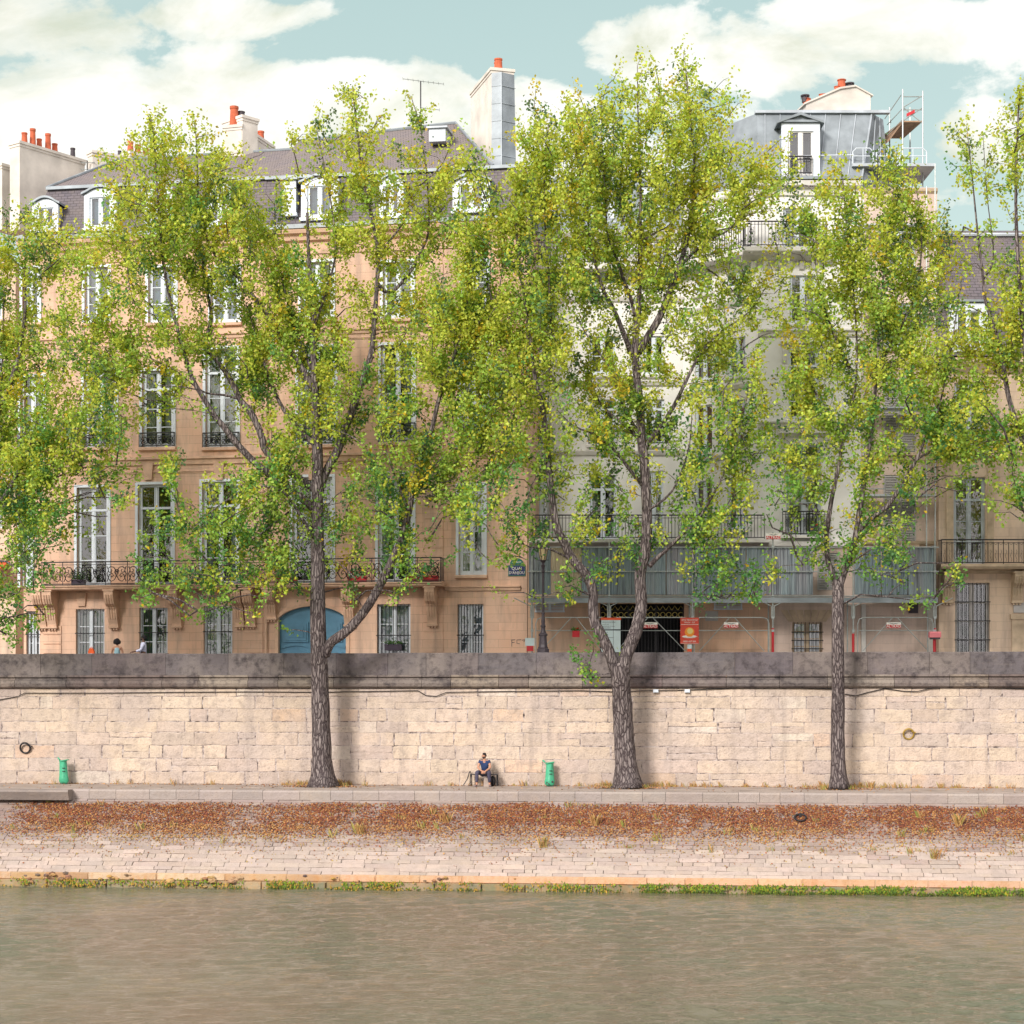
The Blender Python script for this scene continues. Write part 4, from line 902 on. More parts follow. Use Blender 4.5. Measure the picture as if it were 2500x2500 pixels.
# ================= WHITE HOUSE WITH THE SCAFFOLD =================
W=Fac('white_house',1790,80,0.0,'tall cream white house behind the scaffold with zinc mansard roof and iron balconies',)
wu=lambda px,off=0: W.u(px,off)
wz_=lambda py,off=0: W.z(py,1790,off)
def pane_wall(xa,xb,z0,z1,y,holes,mat,name='wall',rev=.25):
    mb=MB(); wall_holes(mb,xa,xb,z0,z1,holes,y,rev); return mb.build(name,M[mat],W.root)
zt=wz_(1322)                    # terrace level
RC=3.0                          # recess of the middle part
xl,xm_,xr=wu(1288.5),wu(1886),wu(2102)
gate=(wu(1465),wu(1670),.0,wz_(1474)); latt=(wu(1934),wu(2008),wz_(1600),wz_(1519)); lv2=(wu(1996),wu(2048),wz_(1440),wz_(1350))
pane_wall(xl,xm_,-.1,zt,0,[gate],'orange_stone'); pane_wall(xm_,xr,-.1,zt,0,[latt,lv2],'pinkwall')
# gate: dark hall behind an iron screen with lace frieze
mb=MB(); a,b,c,d=gate; mb.add([(a,1.2,c),(b,1.2,c),(b,1.2,d),(a,1.2,d),(a,.25,c),(b,.25,c),(b,.25,d),(a,.25,d)],[(0,1,2,3),(4,0,3,7),(1,5,6,2),(3,2,6,7)]); mb.build('entrance_hall',M['dark'],W.root)
mb=MB(); nb=26
for i in range(nb+1): x=a+(b-a)*i/nb; mb.box(x-.014,x+.014,.09,.118,c,d-.62)
for zz in (.25,1.1,1.18,d-.62,d-.3): mb.box(a,b,.08,.13,zz,zz+.035)
for x in (a,a+(b-a)*.33,a+(b-a)*.66,b-.06): mb.box(x,x+.06,.07,.14,c,d)
ir=mb.build('iron_gate',M['iron'],W.root)
mb=MB(); k=int((b-a)/.24)
for i in range(k):
    x=a+(b-a)*(i+.5)/k
    mb.tube([(x+.1*math.cos(t*PI/6),.1,d-.46+.1*math.sin(t*PI/6)) for t in range(13)],.014,4,caps=False); mb.tube([(x-.12,.1,d-.27),(x,.1,d-.08),(x+.12,.1,d-.27)],.014,4)
mb.build('lace_frieze',M['orangec'],ir)
window(W.root,*latt,y=.1,rows=4,curt='curt_white',bars=8,barcross=(.2,.45,.7),sill=False,rev=.25,fr='beige_trim')
window(W.root,*lv2,y=.1,rows=2,sill=False,shut='shutter_grey',rev=.25)
# voussoirs over lattice window
xc=(latt[0]+latt[1])/2; zz=latt[3]
for i in range(-3,4):
    mb=MB(); q=i*.23; mb.prism([(xc+q-.1,zz+.02),(xc+q+.1,zz+.02),(xc+q*1.45+.14,zz+.52),(xc+q*1.45-.14,zz+.52)],-.03,.02); mb.build('keystone',M['beige_trim'],W.root)
for (pa,pb,ya,yb) in ((1308,1376,1474,1492),(1745,1810,1473,1486)):
    a,b,c,d=wu(pa),wu(pb),wz_(yb),wz_(ya); mb=MB(); mb.box(a-.05,b+.05,-.08,0,c-.05,c); mb.box(a-.03,a+.02,-.06,0,c,d); mb.box(b-.02,b+.03,-.06,0,c,d); mb.box((a+b)/2-.05,(a+b)/2+.05,-.06,0,c,d); mb.box(a,b,-.06,0,d,d+.03)
    z=c+.02
    while z<d-.03: mb.box(a+.02,b-.02,-.045,-.01,z,z+.03); z+=.065
    mb.build('louvre_vent',M['white'],W.root)
mb=MB(); mb.box(wu(1722),wu(1753),-.04,0,wz_(1516),wz_(1492)); pl=mb.build('plaque',M['shutter_grey'],W.root)
for i,tx in enumerate(('ICI','A HABITE')): pass
# terrace/balcony band at first floor
mb=MB(); mb.prismx([(0,zt-.35),(-.35,zt-.25),(-.7,zt-.12),(-.78,zt-.1),(-.78,zt+.05),(0,zt+.06)],xl+.05,wu(1872)); bal=mb.build('balcony',M['cream_trim'],W.root)
railing(bal,xl+.2,wu(1866,-.7),zt+.05,1.0,-.72,'bars',.95)
mb=MB(); mb.box(wu(1872)+.01,xr,-.18,0,zt-.2,zt); mb.build('string_course',M['cream_trim'],W.root)
mb=MB(); mb.box(xl,wu(1860),0,RC,zt-.02,zt+.04); mb.build('terrace_floor',M['zinc'],W.root)
# recessed middle wall + chamfer + pavilion
ctop=W.z(566,1500,RC); pav=wz_(446); xcl,xcr=wu(1288,0)+.0,wu(1668,RC); xpl=wu(1850)
cw=lambda a,b,ya,yb: (wu(a,RC),wu(b,RC),W.z(yb,(a+b)/2,RC),W.z(ya,(a+b)/2,RC))
hC=[cw(1300,1342,1150,1318),cw(1440,1505,1160,1318),cw(1572,1620,1150,1318),cw(1300,1345,985,1085),cw(1440,1503,975,1085),cw(1572,1622,975,1085),
    cw(1300,1345,822,915),cw(1440,1503,822,915),cw(1572,1622,820,915),cw(1300,1345,600,694),cw(1440,1503,600,694),cw(1572,1622,598,694)]
pane_wall(xcl,xcr,zt,ctop,RC,hC,'cream')
for i,h in enumerate(hC):
    ro=empty('x',(0,0,0)) if 0 else None
def shifted_window(h,yoff,**k):
    f=window(W.root,h[0],h[1],h[2],h[3],rev=.25,**k); f.location=(0,yoff,0); return f
for i,h in enumerate(hC):
    f=shifted_window(h,RC,y=.1,transom=.78 if i<6 else None,rows=2,curt=('dark','curt_grey','dark','curt_blue','curt_grey','dark')[i%6],cgap=.4,sill=i>2,sillmat='cream_trim')
    if 3<=i<6: railing(f,h[0]-.05,h[1]+.05,h[2],.75,-.1,'bars',.8)
for ya in (1100,930,725): mb=MB(); z=W.z(ya,1500,RC); mb.prismx([(RC,z-.25),(RC-.1,z-.2),(RC-.18,z-.05),(RC-.18,z),(RC,z+.02)],xcl,xcr); mb.build('string_course',M['cream_trim'],W.root)
# fifth floor balcony on the recessed wall and the chamfer
z5=wz_(612)
mb=MB(); mb.prismz([(xcl,RC),(xcr,RC),(xpl-.1,0.0),(xpl-.35,-.75),(xcr-.35,RC-.8),(xcl,RC-.8)],z5-.25,z5); b5=mb.build('balcony',M['cream_trim'],W.root)
railing(b5,xcl+.1,xcr-.4,z5,1.0,RC-.74,'bars',1.0)
A=Vector((xcr-.35,RC-.74,0)); B=Vector((xpl-.4,-.68,0)); dd_=B-A; ch=railing(b5,0,dd_.length,z5,1.0,0,'bars',1.0); ch.location=A; ch.rotation_euler=(0,0,math.atan2(dd_.y,dd_.x))
# chamfer wall with two narrow window columns
A=Vector((xcr,RC,0)); B=Vector((xpl,0,0)); dd_=B-A; Lc_=dd_.length; chm=empty('chamfer_wall',(A.x,A.y,0),math.atan2(dd_.y,dd_.x),parent=W.root)
mb=MB(); hh=[]
for cxx in (.28,.72):
    for (za,zb2_) in ((wz_(1290),wz_(1160)),(wz_(1090),wz_(970)),(wz_(910),wz_(815)),(wz_(690),wz_(640)-.2)): hh.append((Lc_*cxx-.5,Lc_*cxx+.5,za,zb2_))
wall_holes(mb,0,Lc_,zt,pav,hh,0,.25); cwm=mb.build('chamfer_wall',M['cream'],W.root,(A.x,A.y,0),rz=chm.rotation_euler[2]); bpy.data.objects.remove(chm)
for i,h in enumerate(hh): f=window(cwm,*h,y=.1,rows=2,curt=('curt_grey','dark')[i%2],cgap=.3,sill=True,sillmat='cream_trim',rev=.25)
for ya in (1100,930,725,460): mb=MB(); z=wz_(ya); mb.prismx([(0,z-.25),(-.1,z-.2),(-.18,z-.05),(-.18,z),(0,z+.02)],0,Lc_); mb.build('string_course',M['cream_trim'],cwm)
# pavilion front
pw=lambda a,b,ya,yb:(wu(a),wu(b),wz_(yb),wz_(ya))
hP=[pw(1920,2005,1085,1308),pw(1925,1998,855,1025),pw(1928,1992,672,790),pw(1912,1982,508,612)]
pane_wall(xpl,xr,zt,pav,0,hP,'cream')
window(W.root,*hP[0],y=.12,transom=.72,rows=2,curt='curt_green',sill=False,rev=.25,fw=.09,fr='zinc_pale')
window(W.root,*hP[1],y=.12,transom=.78,rows=3,curt='dark',sill=True,sillmat='cream_trim',rev=.25,fw=.08)
window(W.root,*hP[2],y=.12,rows=3,curt='curt_grey',cgap=.5,sill=True,sillmat='cream_trim',rev=.25)
window(W.root,*hP[3],y=.12,rows=2,curt='curt_blue',cgap=.1,sill=False,rev=.25,fw=.08)
def lintel(pa,pb,py,h=.3,d=.28):
    a,b=wu(pa),wu(pb); z=wz_(py); mb=MB(); mb.prismx([(0,z-h),(-d*.5,z-h*.6),(-d,z-h*.4),(-d,z),(0,z+.03)],a-.1,b+.1)
    for x in (a+.05,b-.05): mb.prismx([(0,z-h-.75),(-.1,z-h-.6),(-.2,z-h),(0,z-h)],x-.09,x+.09)
    mb.build('lintel',M['cream_trim'],W.root)
lintel(1905,2020,1052); lintel(1912,2010,835,.2,.2)
for py_,h,d in ((1030,.3,.22),(805,.35,.25),(640,.12,.1)):
    z=wz_(py_); course(W.root,xpl,xr,[(0,z-h),(-d*.4,z-h*.8),(-d*.6,z-h*.3),(-d,z-h*.2),(-d,z),(0,z+.03)],'cream_trim')
railing(W.root,wu(1908),wu(2018),hP[0][2],1.0,-.32,'bars',.4,name='railing'); mb=MB(); mb.box(wu(1903),wu(2023),-.4,0,hP[0][2]-.12,hP[0][2]); mb.build('balcony',M['cream_trim'],W.root)
z=wz_(612); x0,x1=wu(1815,-.8),wu(2022,-.8)
mb=MB(); mb.prismx([(0,z-.5),(-.2,z-.45),(-.45,z-.3),(-.75,z-.22),(-.8,z-.18),(-.85,z-.02),(0,z)],x0,x1)
for i in range(6): x=x0+.5+(x1-x0-1)*i/5; mb.prismx([(0,z-.85),(-.1,z-.8),(-.3,z-.51),(0,z-.5)],x-.09,x+.09)
b=mb.build('balcony',M['cream_trim'],W.root); railing(b,x0+.05,x1-.05,z,1.05,-.78,'bars',.62,ret=.75)
z=pav; course(W.root,xpl-.2,xr,[(0,z-.6),(-.1,z-.55),(-.12,z-.3),(-.35,z-.2),(-.4,z),(0,z+.04)],'cream_trim','cornice')
# zinc roof of the pavilion, chamfer and recessed part
zr=W.z(280,2000,1.2); xz1=wu(2164,1.2)
roofmesh([[(xpl,-.1,pav+.04),(xr+.0,-.1,pav+.04),(wu(2128,1.0),1.0,zr),(xpl+.1,1.0,zr)],[(xr,-.1,pav+.04),(xz1+.12,.9,pav+.04),(xz1,1.9,zr),(wu(2128,1.0),1.0,zr)],
 [(xz1+.12,.9,pav+.04),(xz1+.12,9,pav+.04),(xz1,8,zr),(xz1,1.9,zr)],[(xpl,-.1,pav+.04),(xpl+.1,1.0,zr),(xcr+.8,RC+1.1,zr-.1),(xcr,RC-.1,pav+.04)],
 [(xpl+.1,1.0,zr),(wu(2128,1.0),1.0,zr),(xz1,1.9,zr),(xz1,8,zr),(xcr+.8,8,zr-.1),(xcr+.8,RC+1.1,zr-.1)],[(xcr,RC-.1,pav+.04),(xcr+.8,RC+1.1,zr-.1),(xcr+.8,8,zr-.1),(xcr,9,pav+.04)]],'zinc_roof',M['zinc'],W.root)
mb=MB(); x=xpl+.3
while x<xr-.1:
    t=(x-xpl)/(xr-xpl); xt=xpl+.1+t*(wu(2128,1.0)-xpl-.1); mb.tube([(x,-.13,pav+.06),(xt,.97,zr)],.022,4); x+=.58
mb.tube([(xr,-.12,pav+.06),(wu(2128,1.0),.98,zr)],.04,5)
for i in range(3): t=i/3; mb.tube([(xr+t*(xz1+.12-xr),-.13+t*1.0,pav+.06),(wu(2128,1.)+t*(xz1-wu(2128,1.)),.98+t*.9,zr)],.022,4)
mb.box(xpl-.0,xz1+.1,.85,1.15,zr-.02,zr+.1); zz=(pav+zr)/2+.55; 
for i in range(9): x=xpl+.3+.58*i; mb.tube([(x,.42,zz),(x+.5,.42,zz)],.012,4) if 0 else None
mb.build('seam',M['zinc_pale'],W.root)
mb=MB(); mb.box(xpl-.1,xr,-.45,-.1,pav+.041,pav+.16); mb.build('gutter',M['zinc'],W.root)
for i in range(8): pass
mb=MB(); zc_=W.z(560,1500,RC)
roofmesh([[(xcl,RC-.2,ctop),(xcr+.3,RC-.2,ctop),(xcr+.3,RC+1.1,W.z(432,1500,RC+1)),(xcl,RC+1.1,W.z(432,1500,RC+1))],[(xcl,RC+1.1,W.z(432,1500,RC+1)),(xcr+.8,RC+1.1,W.z(432,1500,RC+1)),(xcr+.8,10,W.z(432,1500,RC+1)+.5),(xcl,10,W.z(432,1500,RC+1)+.5)],[(xcl,RC-.2,ctop),(xcl,RC+1.1,W.z(432,1500,RC+1)),(xcl,10,W.z(432,1500,RC+1)+.5),(xcl,11,ctop)]],'mansard_roof',M['zinc'],W.root)
z=ctop; course(W.root,xcl,xcr,[(RC,z-.5),(RC-.15,z-.4),(RC-.35,z-.15),(RC-.4,z),(RC,z+.03)],'cream_trim','cornice')
for a,b in ((1300,1350),(1440,1500),(1560,1612)): dormer(W,a,b,455,540,arch=False,off=RC+.1,depth=1.2,curt='curt_blue')
d=dormer(W,1908,2002,300,432,arch=False,off=-.12,depth=1.3,curt='dark',fr='cream',eave=.12)
mb=MB(); x0,x1=wu(1905,-.12),wu(2003,-.12); zz=wz_(302); xm=(x0+x1)/2; mb.prism([(x0-.15,zz-.05),(x0-.15,zz+.03),(xm,zz+.42),(x1+.15,zz+.03),(x1+.15,zz-.05),(xm,zz+.3)],-.28,1.0); mb.prism([(x0,zz-.03),(x1,zz-.03),(xm,zz+.3)],-.1,.6); mb.build('dormer_roof',M['zinc'],d)
railing(d,wu(1925,-.2),wu(1982,-.2),wz_(428),.75,-.2,'bars',.5)
# back and side walls
mb=MB(); xN=wu(2284); zN=wz_(458)
mb.add([(xl,0,-.1),(xl,12,-.1),(xl,12,ctop),(xl,RC,ctop),(xl,RC,zt),(xl,0,zt)],[(0,1,2,3,4,5)]); mb.add([(xl,12,-.1),(xN,12,-.1),(xN,12,pav),(xl,12,pav)],[(0,1,2,3)])
mb.build('wall',M['cream'],W.root)
# chimney on the zinc roof
x,y,z=P(2060,268,83); e=empty('chimney_stack',(x,y,z-.3),R(10),'white sloping chimney stack on the grey zinc roof with red pots and a metal cowl','chimney','chimney stacks on the roofs')
mb=MB(); mb.prism([(-1.9,0),(1.05,0),(1.05,1.35),(.35,1.95),(-.35,1.75),(-1.9,.55)],-.5,.5); mb.build('chimney_wall',M['chim'],e)
mb=MB(); mb.prism([(-2.0,.53),(-.38,1.78),(.33,2.0),(1.15,1.38),(1.15,1.28),(.35,1.88),(-.35,1.66),(-2.0,.42)],-.57,.57); mb.build('cap',M['chim'],e)
for (px_,z0_,hh,r,mt) in ((-.1,1.85,.75,.19,'pot'),(-.3,1.8,.3,.15,'pot'),(-1.0,1.2,.28,.15,'pot'),(-.85,1.3,.22,.13,'pot'),(-1.7,.7,.4,.18,'pot')):
    mb=MB(); mb.lathe([(r,0),(r*.85,hh*.9),(r*1.05,hh*.92),(r*1.05,hh),(r*.7,hh)],px_,0,z0_,12); mb.build('chimney_pot',M[mt],e)
for (px_,z0_) in ((.28,1.9),(-1.78,.85)):
    mb=MB(); mb.lathe([(.15,0),(.15,.35)],px_,0,z0_,10); mb.lathe([(.2,.42),(.2,.5),(.05,.58)],px_,0,z0_,12); 
    for k in range(4): mb.box(px_+.18*math.cos(k*PI/2)-.012,px_+.18*math.cos(k*PI/2)+.012,.18*math.sin(k*PI/2)-.012,.18*math.sin(k*PI/2)+.012,z0_+.2,z0_+.43)
    mb.build('cowl',M['blackpot'],e)
e.scale=(1,1,.62)
# ================= NARROW SHUTTERED HOUSE =================
N=Fac('shuttered_house',2190,80,0.0,'narrow pinkish stone house with louvred shutters at the right end of the scaffold')
nx0,nx1=N.u(2102.6),N.u(2288); zN=N.z(458,2190); hs=[]
for ya,yb in ((1345,1440),(1160,1330),(925,1105),(740,850),(560,655)): hs.append((N.u(2158),N.u(2235),N.z(yb,2196),N.z(ya,2196)))
mb=MB(); wall_holes(mb,nx0,nx1,-.1,zN,hs,0,.2); mb.add([(nx1,0,-.1),(nx1,12,-.1),(nx1,12,zN),(nx1,0,zN)],[(0,1,2,3)]); mb.add([(nx0,0,zN),(nx1,0,zN),(nx1,12,zN),(nx0,12,zN)],[(0,1,2,3)]); mb.build('wall',M['pinkwall'],N.root)
for i,h in enumerate(hs): window(N.root,*h,y=.1,rows=2,curt='dark',shut='shutter_grey' if i<3 else None,rev=.2,sill=True,sillmat='beige_trim')
for py_ in (1322,1118,888,690,462): z=N.z(py_,2190); course(N.root,nx0,nx1,[(0,z-.2),(-.12,z-.1),(-.15,z),(0,z+.02)],'beige_trim')
mb=MB(); mb.box(N.u(2218),N.u(2240),-.12,0,N.z(1497,2229),N.z(1472,2229)); mb.build('meter_box',M['blackpot'],N.root)
mb=MB(); 
for px_ in (2108,2272): mb.box(N.u(px_)-.09,N.u(px_)+.09,-.06,0,0,N.z(1475,2190))
mb.build('pilaster',M['cream_trim'],N.root)
# ================= RIGHT BEIGE HOUSE =================
H=Fac('beige_house',2400,79.5,0.0,'beige limestone house at the right edge with brown inner shutters and slate roof')
hx0,hx1=H.u(2292),H.u(2640); zH=H.z(872,2400); hh=[]
hg=(H.u(2332),H.u(2416),.15,H.z(1423,2374)); h1=(H.u(2328),H.u(2406),H.z(1376,2368),H.z(1165,2368)); h2=(H.u(2330),H.u(2405),H.z(1100,2368),H.z(935,2368))
hx=[(H.u(2530),H.u(2606),h[2],h[3]) for h in (hg,h1,h2)]
mb=MB(); wall_holes(mb,hx0,hx1,-.1,zH,[hg,h1,h2]+hx,0,.25)
mb.add([(hx0,0,-.1),(hx0,12,-.1),(hx0,12,zH),(hx0,0,zH)],[(0,1,2,3)]); mb.add([(hx1,0,-.1),(hx1,12,-.1),(hx1,12,zH),(hx1,0,zH)],[(3,2,1,0)]); mb.add([(hx0,12,-.1),(hx1,12,-.1),(hx1,12,zH),(hx0,12,zH)],[(3,2,1,0)]); mb.build('wall',M['beige'],H.root)
window(H.root,*hg,y=.14,rows=5,curt='dark',bars=9,barcross=(.1,.4,.6,.8),sill=False,rev=.25,fr='shutter_grey'); window(H.root,*hx[0],y=.14,rows=5,curt='dark',sill=False,rev=.25)
window(H.root,*h1,y=.14,transom=.74,rows=3,curt='shutter_brown',sill=False,rev=.25,fr='zinc_pale',fw=.1); window(H.root,*hx[1],y=.14,transom=.74,rows=3,curt='shutter_brown',sill=False,rev=.25)
for q in (h2,hx[2]): f=window(H.root,*q,y=.14,rows=3,curt='curt_grey',cgap=.4,rev=.25,sillmat='beige_trim'); railing(f,q[0]-.08,q[1]+.08,q[2],.8,-.1,'bars',.7)
for a in (2318,2418): mb=MB(); mb.box(H.u(a)-.14,H.u(a)+.14,-.05,0,H.z(1372,2368),H.z(1130,2368)); mb.build('pilaster',M['beige_trim'],H.root)
zb_=H.z(1377,2400,-.8)
mb=MB(); mb.prismx([(0,zb_-.35),(-.12,zb_-.3),(-.15,zb_-.22),(-.75,zb_-.2),(-.85,zb_-.1),(-.85,zb_),(0,zb_+.01)],H.u(2297,-.8),hx1); b=mb.build('balcony',M['beige_trim'],H.root)
railing(b,H.u(2297,-.8)+.04,hx1-.05,zb_,1.02,-.78,'arch',.92,ret=.7)
for px_ in (2316,2487,2600): console(H.root,H.u(px_,-.4),zb_-.36,1.25,.42,.6,'beige_trim')
for py_,h_,d_ in ((1112,.2,.15),(880,.6,.4)): z=H.z(py_,2400); course(H.root,hx0,hx1,[(0,z-h_),(-d_*.4,z-h_*.7),(-d_,z-h_*.2),(-d_,z),(0,z+.03)],'beige_trim','cornice')
mb=MB(); mb.box(H.u(2474),H.u(2512),-.05,0,H.z(1496,2490),H.z(1470,2490)); mb.build('plaque',M['shutter_grey'],H.root)
mb=MB(); mb.box(H.u(2466),H.u(2530),-.12,0,H.z(1512,2490),H.z(1500,2490)); mb.box(H.u(2470),H.u(2530),-.06,0,.2,H.z(1512,2490)-.001); mb.build('pilaster',M['beige_trim'],H.root)
zz0=zH+.05; zt_=H.z(576,2400,2.6); prof=[(-.1,zz0),(.35,zz0+1.5),(.75,zz0+2.8),(1.3,zz0+3.9),(2.0,zz0+4.8),(2.6,zt_),(4.5,zt_+.7),(8,zt_+.7),(12,zz0)]
mb=MB(); n=len(prof); xh0,xh1=hx0-.05,hx1
mb.add([(xh0+min(1,(q[1]-zz0)*.0),q[0],q[1]) for q in prof]+[(xh1,q[0],q[1]) for q in prof],[(i,i+n,i+1+n,i+1) for i in range(n-1)]+[tuple(range(n))]+[tuple(range(2*n-1,n-1,-1))]); mb.build('mansard_roof',M['slate'],H.root)
mb=MB(); mb.tube([(xh0,2.5,zt_+.03),(xh1,2.5,zt_+.03)],.08,6); mb.build('roof_flashing',M['zinc_pale'],H.root)
dormer(H,2318,2412,738,852,arch=False,off=-.05,depth=1.8,curt='curt_white')
# ================= FAR HOUSE at the left edge =================
FH=Fac('far_house',-60,93,.1,'pale distant house glimpsed behind the leaves at the left edge',)
fx0,fx1=FH.u(-330),FH.u(38); zF=FH.z(640,0); hs=[]
for a in (-250,-150,-55):
    for (ya,yb) in ((1180,1290),(1000,1100),(830,930),(690,780)): hs.append((FH.u(a),FH.u(a+60),FH.z(yb,-20),FH.z(ya,-20)))
mb=MB(); wall_holes(mb,fx0,fx1,-.1,zF,hs,0,.2); mb.add([(fx1,0,-.1),(fx1,12,-.1),(fx1,12,zF),(fx1,0,zF)],[(0,1,2,3)]); mb.add([(fx0,0,zF),(fx1,0,zF),(fx1,12,zF),(fx0,12,zF)],[(0,1,2,3)]); mb.build('wall',M['beige'],FH.root)
for h in hs: window(FH.root,*h,y=.1,rows=3,curt='curt_grey',rev=.2,sillmat='beige_trim')
mb=MB(); z=FH.z(1370,0); mb.prismx([(0,z),(-1.6,z-.55),(-1.6,z-.75),(0,z-.1)],FH.u(-120),fx1-.3); mb.build('awning',M['redstripe'],FH.root)
# ================= SCAFFOLD =================
S=Fac('scaffold',1790,78.3,0.0,'long galvanised scaffold with corrugated hoarding along the right hand houses','scaffold')
su=lambda px,off=0: S.u(px,off)
sz=lambda py,off=0: S.z(py,1790,off)
posts=[(1299,1337),(1487,1325),(1690,1330),(1886,1300),(2082,1337),(2281,1300)]
for px_,pt in posts:
    mb=MB(); x=su(px_); mb.tube([(x,-.1,.05),(x,-.1,sz(pt))],.03,8); mb.tube([(x+.0,1.25,.05),(x,1.25,sz(1455))],.03,8); mb.box(x-.1,x+.1,-.2,0,.05,.07)
    for py_ in (1337,1396,1457,1508,1540): z=sz(py_); mb.box(x-.055,x+.055,-.155,-.045,z-.05,z+.05)
    zz=sz(1460)
    for s in (-1,1): mb.tube([(x+s*.06,-.1,sz(1508)),(x+s*.06,-.1,sz(1480)),(x+s*.75,-.1,zz)],.022,6)
    mb.build('post',M['galv'],S.root)
for py_ in (1337,1396,1456):
    mb=MB(); mb.tube([(su(1288),-.16,sz(py_)),(su(2290),-.16,sz(py_))],.026,7); mb.build('rail',M['galv'],S.root)
mb=MB(); mb.box(su(1290),su(2288),-.12,1.45,sz(1466),sz(1460)); mb.box(su(1290),su(2288),-.15,-.121,sz(1472),sz(1459)); mb.build('platform',M['zinc'],S.root)
def corr(pa,pb,ya,yb,mat='corr',off=-.06):
    xa,xb=su(pa),su(pb); za,zb=sz(yb),sz(ya); n=int((xb-xa)/.03); v=[]
    for i in range(n+1): x=xa+(xb-xa)*i/n; y=off+.022*math.sin(2*PI*(x-xa)/.15); v+=[(x,y,za),(x,y,zb)]
    me=mesh_obj('hoarding_sheet',v,[(2*i,2*i+2,2*i+3,2*i+1) for i in range(n)],M[mat],S.root); return me
for (a,b) in ((1291,1345),(1420,1486),(1488,1560),(1562,1625),(1627,1689),(1691,1760),(1762,1820),(1822,1885),(1887,1984),(2085,2150),(2152,2215),(2217,2279)): corr(a,b,1337,1452)
corr(1346,1419,1337,1395,'corr_clear'); corr(1346,1419,1397,1452,'corr_clear',-.05)
xe_=su(2284); v=[]
for i in range(40): y=-.06+1.4*i/39; x=xe_+.02*math.sin(i*1.3); v+=[(x,y,sz(1452)),(x,y,sz(1330))]
mesh_obj('hoarding_sheet',v,[(2*i,2*i+2,2*i+3,2*i+1) for i in range(39)],M['corr'],S.root)
# low guard frames
def guard(pa,pb,mids):
    mb=MB(); xa,xb=su(pa),su(pb); z1=sz(1508); z2=sz(1540); r=.25
    mb.tube([(xa,-.18,.1),(xa,-.18,z1-r),(xa+.07,-.18,z1-.07),(xa+r,-.18,z1),(xb-r,-.18,z1),(xb-.07,-.18,z1-.07),(xb,-.18,z1-r),(xb,-.18,.1)],.022,6); mb.tube([(xa,-.18,z2),(xb,-.18,z2)],.018,6)
    for m_ in mids:
        x=su(m_); mb.tube([(x-.12,-.2,z1-.03),(xa+.2,-.2,sz(1590))],.018,6); mb.tube([(x+.12,-.2,z1-.03),(xb-.2,-.2,sz(1590))],.018,6)
    mb.build('guard_frame',M['galv'],S.root)
guard(1308,1482,[1400]); guard(1492,1684,[1587]); guard(1694,1876,[1786]); guard(2092,2276,[2182])
for px_ in (1886,2082,2281): mb=MB(); x=su(px_); mb.lathe([(.055,0),(.058,.1),(.055,sz(1534 if px_!=2082 else 1547)-.05)],x,-.1,.05,10); mb.build('post_sleeve',M['red'],S.root)
# upper scaffold over the shuttered house
mb=MB()
for px_,off,pt in ((2262,.4,455),(2283,.4,400),(2108,.6,470)): x=su(px_,off); mb.tube([(x,off,sz(1340)),(x,off,S.z(pt,px_,off))],.028,7)
for py_ in (1190,1208,1000,850,700,560): mb.tube([(su(2108,.5),.5,sz(py_)),(su(2283,.5),.5,sz(py_))],.022,6)
for py_ in (1200,1000,800,600): mb.tube([(su(2262,.45),.45,sz(py_)),(su(2222,.45),.45,sz(py_-75))],.02,6)
mb.build('upper_frame',M['galv'],S.root)
for py_ in (1205,990,740,540): mb=MB(); mb.box(su(2105),su(2284),.5,1.4,sz(py_)-.03,sz(py_)+.03); mb.build('plank',M['zinc_pale'],S.root)
# rooftop scaffold
T=Fac('rooftop_scaffold',2225,81,0.0,'small scaffold tower with a plank platform above the grey zinc roof','scaffold')
tz=lambda py,off=0: T.z(py,2225,off)
xs_=[(2204,0,218),(2253,0,222),(2172,2.2,262),(2222,2.2,262)]
mb=MB()
for px_,off,pt in xs_: x=T.u(px_,off); mb.tube([(x,off,tz(462)),(x,off,T.z(pt,px_,off))],.032,7)
mb.build('post',M['galv'],T.root)
z=tz(298); mb=MB(); x0,x1=T.u(2204),T.u(2251); mb.add([(x0,0,z),(x1,0,z),(x1-.3,2.4,z),(x0-.5,2.4,z),(x0,0,z+.06),(x1,0,z+.06),(x1-.3,2.4,z+.06),(x0-.5,2.4,z+.06)],[(3,2,1,0),(4,5,6,7),(0,1,5,4),(1,2,6,5),(2,3,7,6),(3,0,4,7)])
mb.build('plank',M['wood'],T.root)
mb=MB(); x2=T.u(2166,.6); mb.add([(x2,.3,z-.75),(x0,0,z-.02),(x0-.4,2.4,z-.02),(x2-.3,2.6,z-.75)],[(0,1,2,3),(3,2,1,0)]); mb.build('plank',M['wood'],T.root)
mb=MB()
for a,b in (((2205,0,262),(2253,0,233)),((2205,0,236),(2253,0,236)),((2205,0,268),(2253,0,268)),((2205,0,262),(2251,0,300)),((2205,0,295),(2253,0,262)),((2166,.6,305),(2205,0,263)),((2160,1,290),(2200,0,232)),((2166,.6,330),(2205,0,290)),((2175,.5,300),(2168,.6,268))):
    mb.tube([(T.u(a[0],a[1]),a[1],T.z(a[2],a[0],a[1])),(T.u(b[0],b[1]),b[1],T.z(b[2],b[0],b[1]))],.022,6)
mb.build('brace',M['galv'],T.root)
mb=MB(); z0,z1=tz(400,-1),tz(362,-1)
